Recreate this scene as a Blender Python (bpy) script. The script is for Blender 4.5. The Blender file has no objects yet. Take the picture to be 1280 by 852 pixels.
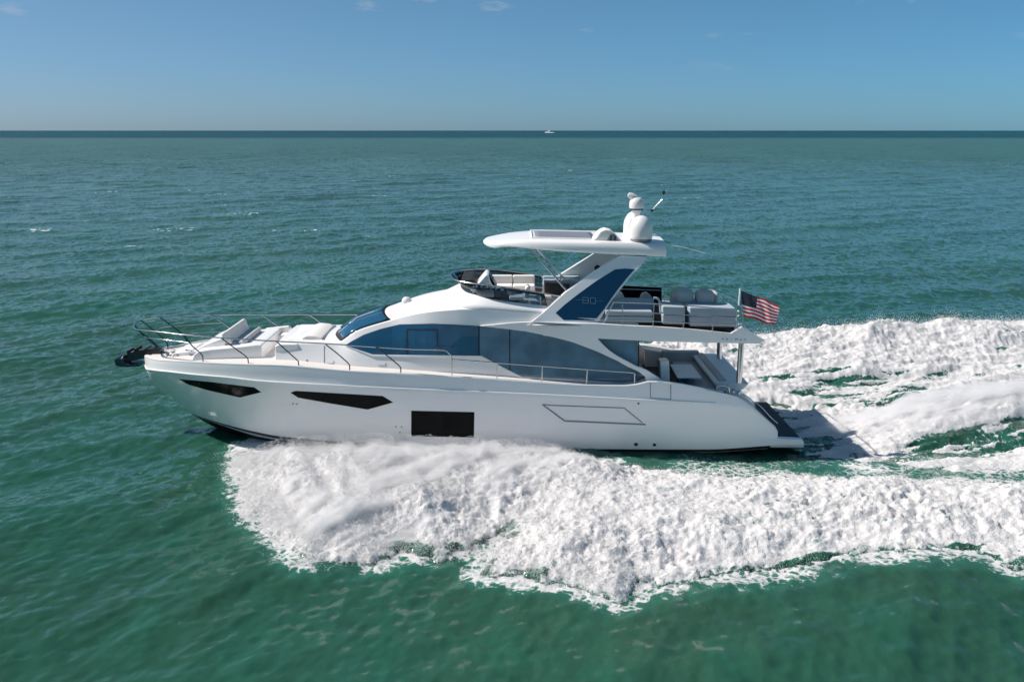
import bpy, bmesh, math, random
import numpy as np
from mathutils import Vector, Matrix

random.seed(4); rng = np.random.default_rng(7)
S = bpy.context.scene
C = S.collection
R = math.radians

# ------------------------------------------------------------------ camera
FPX = 1100.0; TILT = R(13.44); CAMY = -32.7; CAMZ = 11.45
cd = bpy.data.cameras.new('camera'); cam = bpy.data.objects.new('camera', cd); C.objects.link(cam)
cd.sensor_width = 36; cd.lens = 36*FPX/1280; cd.clip_start = 0.5; cd.clip_end = 80000
cam.location = (0, CAMY, CAMZ); cam.rotation_euler = (R(90)-TILT, 0, 0)
S.camera = cam

# ------------------------------------------------------------------ world, sun, exposure
SUN_EL = 46.0
SUN_DIR = Vector((-math.cos(R(SUN_EL))*math.cos(R(8)), math.cos(R(SUN_EL))*math.sin(R(8)), math.sin(R(SUN_EL))))  # towards the sun
W = bpy.data.worlds.new('World'); S.world = W; W.use_nodes = True
nt = W.node_tree; N = nt.nodes; L = nt.links
bg = N['Background']
sky = N.new('ShaderNodeTexSky'); sky.sky_type = 'NISHITA'; sky.sun_disc = False
sky.sun_elevation = R(SUN_EL); sky.sun_rotation = math.atan2(SUN_DIR.x, SUN_DIR.y)
sky.altitude = 0; sky.air_density = 1.0; sky.dust_density = 0.25; sky.ozone_density = 3.5
tc = N.new('ShaderNodeTexCoord')
# a few thin cloud wisps high above the horizon
mp = N.new('ShaderNodeMapping'); mp.inputs['Scale'].default_value = (9, 9, 34)
nz = N.new('ShaderNodeTexNoise'); nz.inputs['Scale'].default_value = 1.15; nz.inputs['Detail'].default_value = 5; nz.inputs['Roughness'].default_value = .55
rp = N.new('ShaderNodeMapRange'); rp.inputs[1].default_value = .63; rp.inputs[2].default_value = .78; rp.inputs[3].default_value = 0; rp.inputs[4].default_value = .55
L.new(tc.outputs['Generated'], mp.inputs[0]); L.new(mp.outputs[0], nz.inputs[0]); L.new(nz.outputs[0], rp.inputs[0])
sx = N.new('ShaderNodeSeparateXYZ'); L.new(tc.outputs['Generated'], sx.inputs[0])
hz = N.new('ShaderNodeMapRange'); hz.inputs[1].default_value = .05; hz.inputs[2].default_value = .12; L.new(sx.outputs[2], hz.inputs[0])
mm = N.new('ShaderNodeMath'); mm.operation = 'MULTIPLY'; L.new(rp.outputs[0], mm.inputs[0]); L.new(hz.outputs[0], mm.inputs[1])
mx = N.new('ShaderNodeMix'); mx.data_type = 'RGBA'; mx.inputs[7].default_value = (7, 7, 7.4, 1)
tint = N.new('ShaderNodeMix'); tint.data_type = 'RGBA'; tint.blend_type = 'MULTIPLY'; tint.inputs[0].default_value = 1
tel = N.new('ShaderNodeMapRange'); tel.inputs[1].default_value = -.02; tel.inputs[2].default_value = .22; L.new(sx.outputs[2], tel.inputs[0])
tcl = N.new('ShaderNodeMix'); tcl.data_type = 'RGBA'; L.new(tel.outputs[0], tcl.inputs[0]); tcl.inputs[6].default_value = (.465, .80, 1.47, 1); tcl.inputs[7].default_value = (.68, .95, .97, 1)
L.new(tcl.outputs[2], tint.inputs[7])
lr = N.new('ShaderNodeMapRange'); lr.inputs[1].default_value = -.5; lr.inputs[2].default_value = .5; L.new(sx.outputs[0], lr.inputs[0])
lc = N.new('ShaderNodeMix'); lc.data_type = 'RGBA'; L.new(lr.outputs[0], lc.inputs[0]); lc.inputs[6].default_value = (.98, .86, .80, 1); lc.inputs[7].default_value = (.74, .93, .92, 1)
lm = N.new('ShaderNodeMix'); lm.data_type = 'RGBA'; lm.blend_type = 'MULTIPLY'; lm.inputs[0].default_value = 1; L.new(sky.outputs[0], lm.inputs[6]); L.new(lc.outputs[2], lm.inputs[7])
L.new(lm.outputs[2], tint.inputs[6]); L.new(tint.outputs[2], mx.inputs[6]); L.new(mm.outputs[0], mx.inputs[0])
L.new(mx.outputs[2], bg.inputs[0]); bg.inputs[1].default_value = 0.063

sd = bpy.data.lights.new('sun', 'SUN'); sun = bpy.data.objects.new('sun', sd); C.objects.link(sun)
sd.energy = 4.2; sd.angle = R(.53); sd.color = (1, .93, .86)
sun.rotation_euler = SUN_DIR.to_track_quat('Z', 'Y').to_euler()
sun.location = (-40, 20, 60)

S.render.engine = 'CYCLES'
S.view_settings.view_transform = 'Standard'; S.view_settings.look = 'None'
S.view_settings.exposure = 0.38; S.view_settings.gamma = 1
S.cycles.max_bounces = 9; S.cycles.diffuse_bounces = 3; S.cycles.glossy_bounces = 3
S.cycles.transparent_max_bounces = 12; S.cycles.caustics_reflective = False
S.cycles.use_denoising = True; S.cycles.volume_bounces = 8; S.cycles.volume_max_steps = 128
S.cycles.sample_clamp_indirect = 6

# ------------------------------------------------------------------ materials
def mat(name, col, rough=.4, metal=0, spec=.5, coat=0, noise=None, bump=None):
    m = bpy.data.materials.new(name); m.use_nodes = True
    n = m.node_tree.nodes; l = m.node_tree.links; b = n['Principled BSDF']
    b.inputs['Base Color'].default_value = (*col, 1); b.inputs['Roughness'].default_value = rough
    b.inputs['Metallic'].default_value = metal; b.inputs['Specular IOR Level'].default_value = spec
    b.inputs['Coat Weight'].default_value = coat; b.inputs['Coat Roughness'].default_value = .05
    t = n.new('ShaderNodeTexCoord')
    z = n.new('ShaderNodeTexNoise'); z.inputs['Scale'].default_value = (noise or (1.2, .05))[0]; z.inputs['Detail'].default_value = 4
    l.new(t.outputs['Object'], z.inputs[0])
    a = (noise or (1.2, .05))[1]
    mr = n.new('ShaderNodeMapRange'); mr.inputs[3].default_value = 1-a; mr.inputs[4].default_value = 1+a
    l.new(z.outputs[0], mr.inputs[0])
    mi = n.new('ShaderNodeMix'); mi.data_type = 'RGBA'; mi.blend_type = 'MULTIPLY'; mi.inputs[0].default_value = 1
    mi.inputs[6].default_value = (*col, 1); l.new(mr.outputs[0], mi.inputs[7]); l.new(mi.outputs[2], b.inputs['Base Color'])
    if bump:
        z2 = n.new('ShaderNodeTexNoise'); z2.inputs['Scale'].default_value = bump[0]; l.new(t.outputs['Object'], z2.inputs[0])
        bp = n.new('ShaderNodeBump'); bp.inputs['Strength'].default_value = bump[1]; bp.inputs['Distance'].default_value = .02
        l.new(z2.outputs[0], bp.inputs['Height']); l.new(bp.outputs[0], b.inputs['Normal'])
    return m
GEL = mat('gelcoat_white', (.92, .905, .90), .28, coat=.2, noise=(.5, .025))
GEL2 = mat('gelcoat_grey_white', (.62, .64, .67), .3, coat=.3)
DECK = mat('deck_nonskid', (.74, .70, .66), .6, noise=(9, .05), bump=(60, .3))
TEAK = mat('teak', (.30, .19, .11), .6, noise=(6, .2), bump=(30, .3))
DTEAK = mat('teak_shade_tone', (.032, .036, .045), .7, noise=(5, .15), bump=(30, .2))  # teak as it looks in shade: shadow tone put into the base colour
GLASS = mat('tinted_glass_reflection_noise', (.012, .078, .155), .04, spec=1.0, noise=(.9, .7))  # colour noise paints cloud-like reflections into the tinted glass
GLASS2 = mat('tinted_glass_saloon_reflection', (.11, .19, .27), .04, spec=1.0, noise=(.9, .85))  # lighter tone and stronger noise paint foam and cloud reflection into the colour
BLUEP = mat('blue_glass_panel', (.004, .045, .11), .12, spec=.6, noise=(.8, .2))
BLACK = mat('black_glass', (.006, .007, .008), .2, spec=.08)
BLACKM = mat('black_matte', (.012, .013, .014), .6)
ANTIF = mat('black_bottom_paint', (.01, .012, .014), .45)
STEEL = mat('stainless_steel', (.62, .63, .64), .18, metal=1)
DSTEEL = mat('dark_bow_tube', (.07, .10, .12), .25, metal=.8)
CUSH = mat('light_grey_cushion', (.55, .54, .53), .8, spec=.2, noise=(4, .06), bump=(12, .25))
CUSHB = mat('blue_grey_cushion', (.38, .45, .51), .85, spec=.2, noise=(4, .08), bump=(12, .25))
CUSHW = mat('white_cushion', (.76, .74, .72), .8, spec=.2, noise=(4, .05), bump=(12, .2))
WICK = mat('grey_woven_sofa_cover', (.42, .46, .51), .85, spec=.2, noise=(30, .15), bump=(60, .5))
TABLE = mat('pale_blue_grey_laminate', (.60, .68, .74), .35, noise=(3, .04))
ROLLER = mat('weathered_dark_steel', (.05, .06, .06), .4, metal=.5, noise=(6, .4))
BROWN = mat('dark_brown_wood', (.05, .035, .03), .4, noise=(8, .3))
DOME = mat('radome_white', (.80, .78, .78), .35)
GREYP = mat('grey_plastic', (.20, .22, .26), .5)

def glass_clear():
    m = bpy.data.materials.new('tinted_clear_glass'); m.use_nodes = True
    n = m.node_tree.nodes; l = m.node_tree.links; n.remove(n['Principled BSDF'])
    t = n.new('ShaderNodeBsdfTransparent'); t.inputs[0].default_value = (.42, .52, .60, 1)
    g = n.new('ShaderNodeBsdfGlossy'); g.inputs['Roughness'].default_value = .03
    fr = n.new('ShaderNodeFresnel'); fr.inputs[0].default_value = 1.5
    mxx = n.new('ShaderNodeMixShader'); l.new(fr.outputs[0], mxx.inputs[0]); l.new(t.outputs[0], mxx.inputs[1]); l.new(g.outputs[0], mxx.inputs[2])
    l.new(mxx.outputs[0], n['Material Output'].inputs[0]); return m
CLEAR = glass_clear()

# ------------------------------------------------------------------ measuring helper: a picture point on a vertical plane of the yacht
def P(u, v, Y):
    xc = (u-640)/FPX; yc = (426-v)/FPX
    ry = math.cos(TILT)+yc*math.sin(TILT); rz = -math.sin(TILT)+yc*math.cos(TILT)
    s = (Y-CAMY)/ry
    return Vector((s*xc, Y, CAMZ+s*rz))
def PG(u, v, Z=0.0):
    xc = (u-640)/FPX; yc = (426-v)/FPX
    ry = math.cos(TILT)+yc*math.sin(TILT); rz = -math.sin(TILT)+yc*math.cos(TILT)
    s = (Z-CAMZ)/rz
    return (s*xc, CAMY+s*ry)
def line(pts):      # [(u,v,Y)] -> arrays X,Y,Z sorted by X
    a = np.array([tuple(P(*p)) for p in pts]); return a[np.argsort(a[:, 0])]
def pch(xs, ys, x):
    x = np.atleast_1d(np.asarray(x, float)); h = np.diff(xs); d = np.diff(ys)/h
    m = np.zeros(len(xs))
    for i in range(1, len(xs)-1):
        if d[i-1]*d[i] > 0: w1 = 2*h[i]+h[i-1]; w2 = h[i]+2*h[i-1]; m[i] = (w1+w2)/(w1/d[i-1]+w2/d[i])
    m[0] = d[0]; m[-1] = d[-1]
    x = np.clip(x, xs[0], xs[-1]); k = np.clip(np.searchsorted(xs, x)-1, 0, len(xs)-2)
    t = (x-xs[k])/h[k]; t2 = t*t; t3 = t2*t
    return (2*t3-3*t2+1)*ys[k]+(t3-2*t2+t)*h[k]*m[k]+(-2*t3+3*t2)*ys[k+1]+(t3-t2)*h[k]*m[k+1]
class Curve:
    def __init__(s, pts): s.a = line(pts)
    def y(s, x): return pch(s.a[:, 0], s.a[:, 1], x)
    def z(s, x): return pch(s.a[:, 0], s.a[:, 2], x)

# ------------------------------------------------------------------ object helpers
def thing(name, label, cat, loc=(0, 0, 0), group=None):
    o = bpy.data.objects.new(name, None); C.objects.link(o); o.location = loc; o.empty_display_size = .3
    o['label'] = label; o['category'] = cat
    if group: o['group'] = group
    return o
def tag(o, label=None, cat=None, group=None, kind=None):
    for k, x in (('label', label), ('category', cat), ('group', group), ('kind', kind)):
        if x: o[k] = x
    return o
def mesh(name, verts, faces, m, parent=None, smooth=False, bevel=0, segs=2, solid=None, auto=None):
    me = bpy.data.meshes.new(name); me.from_pydata([tuple(v) for v in verts], [], faces); me.validate()
    bm = bmesh.new(); bm.from_mesh(me); bmesh.ops.remove_doubles(bm, verts=bm.verts, dist=1e-5)
    if solid is None: bmesh.ops.recalc_face_normals(bm, faces=bm.faces)
    bm.to_mesh(me); bm.free()
    for mt in (m if isinstance(m, (list, tuple)) else [m]): me.materials.append(mt)
    o = bpy.data.objects.new(name, me); C.objects.link(o)
    if smooth or bevel: me.polygons.foreach_set('use_smooth', [True]*len(me.polygons))
    if solid:
        d = o.modifiers.new('s', 'SOLIDIFY'); d.thickness = abs(solid); d.offset = 1 if solid > 0 else -1
    if bevel:
        d = o.modifiers.new('b', 'BEVEL'); d.width = bevel; d.segments = segs; d.limit_method = 'ANGLE'; d.angle_limit = R(35)
        d.harden_normals = True
    if auto:
        try: me.set_sharp_from_angle(angle=R(auto))
        except Exception: pass
    if parent is not None:
        loc = parent.matrix_world_loc if hasattr(parent, 'matrix_world_loc') else root_loc(parent)
        me.transform(Matrix.Translation(-loc)); o.parent = parent
    return o
def root_loc(o):
    v = Vector((0, 0, 0))
    while o is not None: v += o.location; o = o.parent
    return v
def prism(name, pts, Y0, Y1, m, parent=None, bevel=.02, segs=2, lean=0):
    a = [P(u, v, Y0) for u, v in pts]; n = len(a)
    b = [Vector((p.x+lean, Y1, p.z)) for p in a]
    f = [list(range(n)), list(range(2*n-1, n-1, -1))]+[[i, (i+1) % n, n+(i+1) % n, n+i] for i in range(n)]
    return mesh(name, a+b, f, m, parent, bevel=bevel, segs=segs)
def boxw(name, x0, x1, y0, y1, z0, z1, m, parent=None, bevel=.02, segs=2):
    v = [(x, y, z) for x in (x0, x1) for y in (y0, y1) for z in (z0, z1)]
    return mesh(name, v, [[0, 1, 3, 2], [4, 6, 7, 5], [0, 4, 5, 1], [2, 3, 7, 6], [0, 2, 6, 4], [1, 5, 7, 3]], m, parent, bevel=bevel, segs=segs)
def tubes(name, paths, r, m, parent=None, seg=8):
    V = []; F = []
    for path in paths:
        p = [Vector(q) for q in path]; n = len(p); base = len(V)
        up = Vector((0, 0, 1)); prev = None
        for i in range(n):
            t = (p[min(i+1, n-1)]-p[max(i-1, 0)]).normalized()
            a = t.cross(up if abs(t.z) < .95 else Vector((1, 0, 0))).normalized()
            if prev is not None and a.dot(prev) < 0: a = -a
            prev = a
            b = t.cross(a)
            for k in range(seg):
                th = 2*math.pi*k/seg; V.append(p[i]+r*(math.cos(th)*a+math.sin(th)*b))
        for i in range(n-1):
            for k in range(seg):
                q = base+i*seg; F.append([q+k, q+(k+1) % seg, q+seg+(k+1) % seg, q+seg+k])
        F.append([base+k for k in range(seg)][::-1]); F.append([base+(n-1)*seg+k for k in range(seg)])
    return mesh(name, V, F, m, parent, smooth=True, auto=50)
def lathe(name, prof, c, m, parent=None, seg=32, sx=1, sy=1):
    V = []; F = []; n = len(prof)
    for r, z in prof:
        for k in range(seg):
            t = 2*math.pi*k/seg; V.append((c[0]+r*sx*math.cos(t), c[1]+r*sy*math.sin(t), c[2]+z))
    for i in range(n-1):
        for k in range(seg): F.append([i*seg+k, i*seg+(k+1) % seg, (i+1)*seg+(k+1) % seg, (i+1)*seg+k])
    F.append(list(range(seg))[::-1]); F.append([(n-1)*seg+k for k in range(seg)])
    return mesh(name, V, F, m, parent, smooth=True, auto=40)
def smoothpath(pts, n=8):       # Catmull-Rom
    p = [Vector(q) for q in pts]; out = []
    for i in range(len(p)-1):
        a = p[max(i-1, 0)]; b = p[i]; c = p[i+1]; d = p[min(i+2, len(p)-1)]
        for k in range(n):
            t = k/n
            out.append(.5*((2*b)+(c-a)*t+(2*a-5*b+4*c-d)*t*t+(3*b-a-3*c+d)*t**3))
    out.append(p[-1]); return out
def surf_panel(name, pts, yfun, thick, m, parent=None, off=0.0, step=12, mirror=False, bevel=0, mats=None):
    """polygon measured in the picture, laid on the surface Y = yfun(X,Z) (near side is negative Y)"""
    bm = bmesh.new(); vs = [bm.verts.new((u, v, 0)) for u, v in pts]; bm.faces.new(vs).normal_update()
    us = [p[0] for p in pts]; vv = [p[1] for p in pts]
    bmesh.ops.triangulate(bm, faces=bm.faces, quad_method='FIXED', ngon_method='EAR_CLIP')
    k = math.ceil(min(us)/step)*step
    while k < max(us):
        bmesh.ops.bisect_plane(bm, geom=bm.verts[:]+bm.edges[:]+bm.faces[:], plane_co=(k, 0, 0), plane_no=(1, 0, 0)); k += step
    k = math.ceil(min(vv)/step)*step
    while k < max(vv):
        bmesh.ops.bisect_plane(bm, geom=bm.verts[:]+bm.edges[:]+bm.faces[:], plane_co=(0, k, 0), plane_no=(0, 1, 0)); k += step
    bm.verts.ensure_lookup_table()
    bmesh.ops.remove_doubles(bm, verts=bm.verts, dist=1e-4); bmesh.ops.triangulate(bm, faces=bm.faces, quad_method='FIXED', ngon_method='EAR_CLIP'); bm.verts.ensure_lookup_table()
    V = []
    for w in bm.verts:
        Y = -2.2
        for _ in range(12): q = P(w.co.x, w.co.y, Y); Y = .5*Y+.5*float(yfun(q.x, q.z))
        q = P(w.co.x, w.co.y, Y); V.append(Vector((q.x, q.y-off, q.z)))
    bm.verts.index_update(); F = [[w.index for w in f.verts] for f in bm.faces]; bm.free()
    outs = []
    for s in ((1, -1) if mirror else (1,)):
        n = len(V)
        A = [Vector((q.x, s*q.y, q.z)) for q in V]; B = [Vector((q.x, s*(q.y+thick), q.z)) for q in V]
        ed = {}
        for f in F:
            for i in range(len(f)):
                e = (f[i], f[(i+1) % len(f)]); ed[e] = 1
        side = [[e[0], e[1], e[1]+n, e[0]+n] for e in ed if (e[1], e[0]) not in ed]
        FF = [list(f) for f in F]+[[i+n for i in reversed(f)] for f in F]+side
        o = mesh(name, A+B, FF, m, parent); outs.append(o)
    return outs[0]
def grid_mesh(name, rows, m, parent=None, close=False, smooth=True, solid=None, auto=40):
    n = len(rows[0]); V = [q for r in rows for q in r]; F = []
    for i in range(len(rows)-1):
        for k in range(n-1): F.append([i*n+k, i*n+k+1, (i+1)*n+k+1, (i+1)*n+k])
    return mesh(name, V, F, m, parent, smooth=smooth, solid=solid, auto=auto)

# ------------------------------------------------------------------ numpy noise for the water surface
def hash2(ix, iy, seed):
    h = (ix.astype(np.int64)*374761393+iy.astype(np.int64)*668265263+seed*974711) & 0xffffffff
    h = ((h ^ (h >> 13))*1274126177) & 0xffffffff
    return ((h ^ (h >> 16)) & 0xffff)/65535.0
def vnoise(x, y, seed=0):
    ix = np.floor(x); iy = np.floor(y); fx = x-ix; fy = y-iy
    fx = fx*fx*fx*(fx*(fx*6-15)+10); fy = fy*fy*fy*(fy*(fy*6-15)+10)
    a = hash2(ix, iy, seed); b = hash2(ix+1, iy, seed); c = hash2(ix, iy+1, seed); d = hash2(ix+1, iy+1, seed)
    return (a+(b-a)*fx)*(1-fy)+(c+(d-c)*fx)*fy
def fbm(x, y, o=4, seed=0, g=.5):
    s = 0; a = 1; t = 0
    for i in range(o):
        c, sn = math.cos(.6*i+.3), math.sin(.6*i+.3)
        s = s+a*vnoise((x*c-y*sn)*2**i+i*17.3, (x*sn+y*c)*2**i-i*9.1, seed+i); t += a; a *= g
    return s/t
def billow(x, y, o=4, seed=0, g=.5):
    s = 0; a = 1; t = 0
    for i in range(o):
        c, sn = math.cos(.7*i+.2), math.sin(.7*i+.2)
        s = s+a*(1-np.abs(2*vnoise((x*c-y*sn)*2**i+i*11.3, (x*sn+y*c)*2**i-i*5.1, seed+i)-1)); t += a; a *= g
    return s/t
def sstep(a, b, x): t = np.clip((x-a)/(b-a), 0, 1); return t*t*(3-2*t)
def sdist(poly, x, y):      # signed distance, positive inside
    d = np.full(x.shape, 1e9); ins = np.zeros(x.shape, bool); n = len(poly)
    for i in range(n):
        ax, ay = poly[i]; bx, by = poly[(i+1) % n]; ex, ey = bx-ax, by-ay
        t = np.clip(((x-ax)*ex+(y-ay)*ey)/(ex*ex+ey*ey), 0, 1)
        d = np.minimum(d, np.hypot(x-ax-t*ex, y-ay-t*ey))
        c = ((ay > y) != (by > y)) & (x < (bx-ax)*(y-ay)/((by-ay) if by != ay else 1e-9)+ax); ins ^= c
    return np.where(ins, d, -d)
WV = []
_r = np.random.default_rng(11)
for i in range(64):
    lam = 0.32*(14/0.32)**(i/63)
    th = R(123)+_r.normal(0, .75 if lam < 3 else .45); k = 2*math.pi/lam
    amp = (.0074 if lam < 2.5 else .0044)*lam**.85*(1.0 if lam < 5 else .85)
    WV.append((k*math.cos(th), k*math.sin(th), amp, _r.uniform(0, 6.28), lam))
def waves(x, y, res=None):
    z = np.zeros_like(x)
    wx = .35*np.sin(.21*x+.13*y+1.3); wy = .35*np.sin(.17*y-.11*x+.4)
    for kx, ky, a, ph, lam in WV:
        s = np.sin(kx*(x+wx)+ky*(y+wy)+ph)
        w = a*(1-np.sqrt(np.clip(1-s, 0, 2)/2)*1.25+.2) if lam < 6 else a*s
        if res is not None: w = w*sstep(2.0, 4.0, lam/res)
        z += w
    g = .55+.9*fbm(x*.07, y*.07, 2, 91)
    return z*g
def np_mesh(name, co, quads, mats_, smooth=True, attrs=None, tris=False):
    me = bpy.data.meshes.new(name); k = quads.shape[1]
    me.vertices.add(len(co)); me.vertices.foreach_set('co', co.astype(np.float32).ravel())
    me.loops.add(quads.size); me.loops.foreach_set('vertex_index', quads.astype(np.int32).ravel())
    me.polygons.add(len(quads)); me.polygons.foreach_set('loop_start', np.arange(0, quads.size, k, dtype=np.int32))
    me.polygons.foreach_set('use_smooth', np.full(len(quads), smooth))
    me.update(calc_edges=True)
    for n_, arr in (attrs or {}).items():
        at = me.attributes.new(n_, 'FLOAT', 'POINT'); at.data.foreach_set('value', arr.astype(np.float32).ravel())
    for m_ in mats_: me.materials.append(m_)
    o = bpy.data.objects.new(name, me); C.objects.link(o); return o
def grid_quads(nr, nc):
    i = np.arange(nr-1)[:, None]*nc+np.arange(nc-1)[None, :]
    return np.stack([i, i+1, i+nc+1, i+nc], -1).reshape(-1, 4)

# ------------------------------------------------------------------ water material
def water_mat(name, foam=False):
    m = bpy.data.materials.new(name); m.use_nodes = True
    n = m.node_tree.nodes; l = m.node_tree.links; b = n['Principled BSDF']
    geo = n.new('ShaderNodeNewGeometry'); pos = geo.outputs['Position']
    cdat = n.new('ShaderNodeVectorMath'); cdat.operation = 'LENGTH'; l.new(pos, cdat.inputs[0])
    dist = cdat.outputs['Value']
    def mapr(src, a, b_, c, d, clamp=True):
        q = n.new('ShaderNodeMapRange'); q.clamp = clamp
        for k, v_ in zip((1, 2, 3, 4), (a, b_, c, d)): q.inputs[k].default_value = v_
        l.new(src, q.inputs[0]); return q.outputs[0]
    def noise(scale, det=3, rough=.5, vec=None, stretch=(1, 1, 1), rot=0, color=False):
        mpp = n.new('ShaderNodeMapping'); mpp.inputs['Scale'].default_value = stretch; mpp.inputs['Rotation'].default_value = (0, 0, rot)
        l.new(vec or pos, mpp.inputs[0]); z = n.new('ShaderNodeTexNoise'); z.inputs['Scale'].default_value = scale
        z.inputs['Detail'].default_value = det; z.inputs['Roughness'].default_value = rough; l.new(mpp.outputs[0], z.inputs[0])
        return z.outputs[1 if color else 0]
    def mixc(f, a, b_):
        q = n.new('ShaderNodeMix'); q.data_type = 'RGBA'
        for s_, i_ in ((a, 6), (b_, 7)):
            if isinstance(s_, tuple): q.inputs[i_].default_value = (*s_, 1)
            else: l.new(s_, q.inputs[i_])
        if isinstance(f, float): q.inputs[0].default_value = f
        else: l.new(f, q.inputs[0])
        return q.outputs[2]
    # colour of the water body: patches of greener and browner silt, darker blue band far out
    c0 = mixc(mapr(noise(.05, 3), .38, .62, 0, 1), (.019, .090, .060), (.027, .082, .052))
    c0 = mixc(mapr(noise(.6, 3, stretch=(1, .5, 1), rot=R(33)), .35, .7, 0, .6), c0, (.018, .104, .066))
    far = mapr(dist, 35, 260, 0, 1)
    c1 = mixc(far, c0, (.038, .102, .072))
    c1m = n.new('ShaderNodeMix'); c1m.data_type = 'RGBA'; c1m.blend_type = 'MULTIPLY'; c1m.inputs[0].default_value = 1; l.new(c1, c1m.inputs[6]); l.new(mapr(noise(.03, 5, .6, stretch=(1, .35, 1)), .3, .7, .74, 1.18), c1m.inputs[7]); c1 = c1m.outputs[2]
    sep = n.new('ShaderNodeSeparateXYZ'); l.new(pos, sep.inputs[0])
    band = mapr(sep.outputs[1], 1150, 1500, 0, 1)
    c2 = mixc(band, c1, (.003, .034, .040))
    # micro ripples as a directly tilted normal (stays right at any distance)
    r1 = noise(2.6, 4, .6, stretch=(1, .55, 1), rot=R(33), color=True)
    r2 = noise(.55, 5, .6, stretch=(1, .5, 1), rot=R(33), color=True)
    def ctr(c, amp):
        a_ = n.new('ShaderNodeVectorMath'); a_.operation = 'SUBTRACT'; l.new(c, a_.inputs[0]); a_.inputs[1].default_value = (.5, .5, .5)
        s_ = n.new('ShaderNodeVectorMath'); s_.operation = 'SCALE'; l.new(a_.outputs[0], s_.inputs[0])
        if isinstance(amp, float): s_.inputs['Scale'].default_value = amp
        else: l.new(amp, s_.inputs['Scale'])
        return s_.outputs[0]
    def vadd(a_, b_):
        q = n.new('ShaderNodeVectorMath'); q.operation = 'ADD'; l.new(a_, q.inputs[0]); l.new(b_, q.inputs[1]); return q.outputs[0]
    v1 = ctr(r1, mapr(dist, 10, 200, .75, .9)); v2 = ctr(r2, mapr(dist, 25, 250, .2, 1.0))
    flat = n.new('ShaderNodeVectorMath'); flat.operation = 'MULTIPLY'; l.new(vadd(v1, v2), flat.inputs[0]); flat.inputs[1].default_value = (1, 1, 0)
    nn = n.new('ShaderNodeVectorMath'); nn.operation = 'NORMALIZE'; l.new(vadd(geo.outputs['Normal'], flat.outputs[0]), nn.inputs[0])
    l.new(nn.outputs[0], b.inputs['Normal'])
    b.inputs['IOR'].default_value = 1.333
    rough = mapr(dist, 30, 400, .10, .3)
    at = n.new('ShaderNodeAttribute'); at.attribute_name = 'foam'
    # lacy foam: threshold a fine cellular noise with the density attribute
    fz = noise(6.5, 7, .74, stretch=(1, 1, 1)); lac = n.new('ShaderNodeTexVoronoi'); lac.feature = 'DISTANCE_TO_EDGE'; lac.inputs['Scale'].default_value = 3.2
    wv = n.new('ShaderNodeVectorMath'); wv.operation = 'ADD'; l.new(pos, wv.inputs[0]); l.new(ctr(noise(1.7, 4, color=True), .9), wv.inputs[1]); l.new(wv.outputs[0], lac.inputs[0])
    ln = mapr(lac.outputs[0], 0, .28, .20, -.12)
    sm = n.new('ShaderNodeMath'); sm.operation = 'ADD'; l.new(fz, sm.inputs[0]); l.new(ln, sm.inputs[1])
    s2 = n.new('ShaderNodeMath'); s2.operation = 'ADD'; l.new(sm.outputs[0], s2.inputs[0]); l.new(mapr(at.outputs['Fac'], 0, 1, -.75, .62, False), s2.inputs[1])
    fm = mapr(s2.outputs[0], .28, .56, 0, 1)
    gate = mapr(at.outputs['Fac'], .0, .06, 0, 1)
    f3 = n.new('ShaderNodeMath'); f3.operation = 'MULTIPLY'; l.new(fm, f3.inputs[0]); l.new(gate, f3.inputs[1])
    # aerated green water under thin foam
    c3 = mixc(mapr(at.outputs['Fac'], 0, .6, 0, .55), c2, (.05, .25, .20))
    gr = noise(22.0, 3, .6); gm = mapr(gr, .36, .56, .84, 1.0)
    fc = n.new('ShaderNodeMix'); fc.data_type = 'RGBA'; fc.blend_type = 'MULTIPLY'; fc.inputs[0].default_value = 1; fc.inputs[6].default_value = (.76, .752, .755, 1); l.new(gm, fc.inputs[7])
    c4 = mixc(f3.outputs[0], c3, fc.outputs[2])
    bmp = n.new('ShaderNodeBump'); bmp.inputs['Distance'].default_value = .05; l.new(gr, bmp.inputs['Height']); l.new(f3.outputs[0], bmp.inputs['Strength']); l.new(nn.outputs[0], bmp.inputs['Normal']); l.new(bmp.outputs[0], b.inputs['Normal'])
    q = n.new('ShaderNodeMath'); q.operation = 'MULTIPLY'; q.inputs[1].default_value = .25; l.new(mapr(f3.outputs[0], 0, 1, .75, .25), b.inputs['Subsurface Weight']); l.new(mapr(f3.outputs[0], 0, .5, .45, .07), b.inputs['Subsurface Scale']); b.inputs['Subsurface Radius'].default_value = (1, 1, 1)
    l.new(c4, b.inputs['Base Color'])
    q = n.new('ShaderNodeMix'); l.new(f3.outputs[0], q.inputs[0]); l.new(rough, q.inputs[2]); q.inputs[3].default_value = .8; l.new(q.outputs[0], b.inputs['Roughness'])
    q = n.new('ShaderNodeMix'); l.new(f3.outputs[0], q.inputs[0]); q.inputs[2].default_value = .5; q.inputs[3].default_value = .15; spw = n.new('ShaderNodeMix'); l.new(band, spw.inputs[0]); spw.inputs[2].default_value = .42; spw.inputs[3].default_value = .03; l.new(spw.outputs[0], q.inputs[2]); l.new(q.outputs[0], b.inputs['Specular IOR Level'])
    return m
WATER = water_mat('sea_water')
DROP = mat('water_droplets', (.84, .84, .845), .6, spec=.3, noise=(1, .01))

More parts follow.
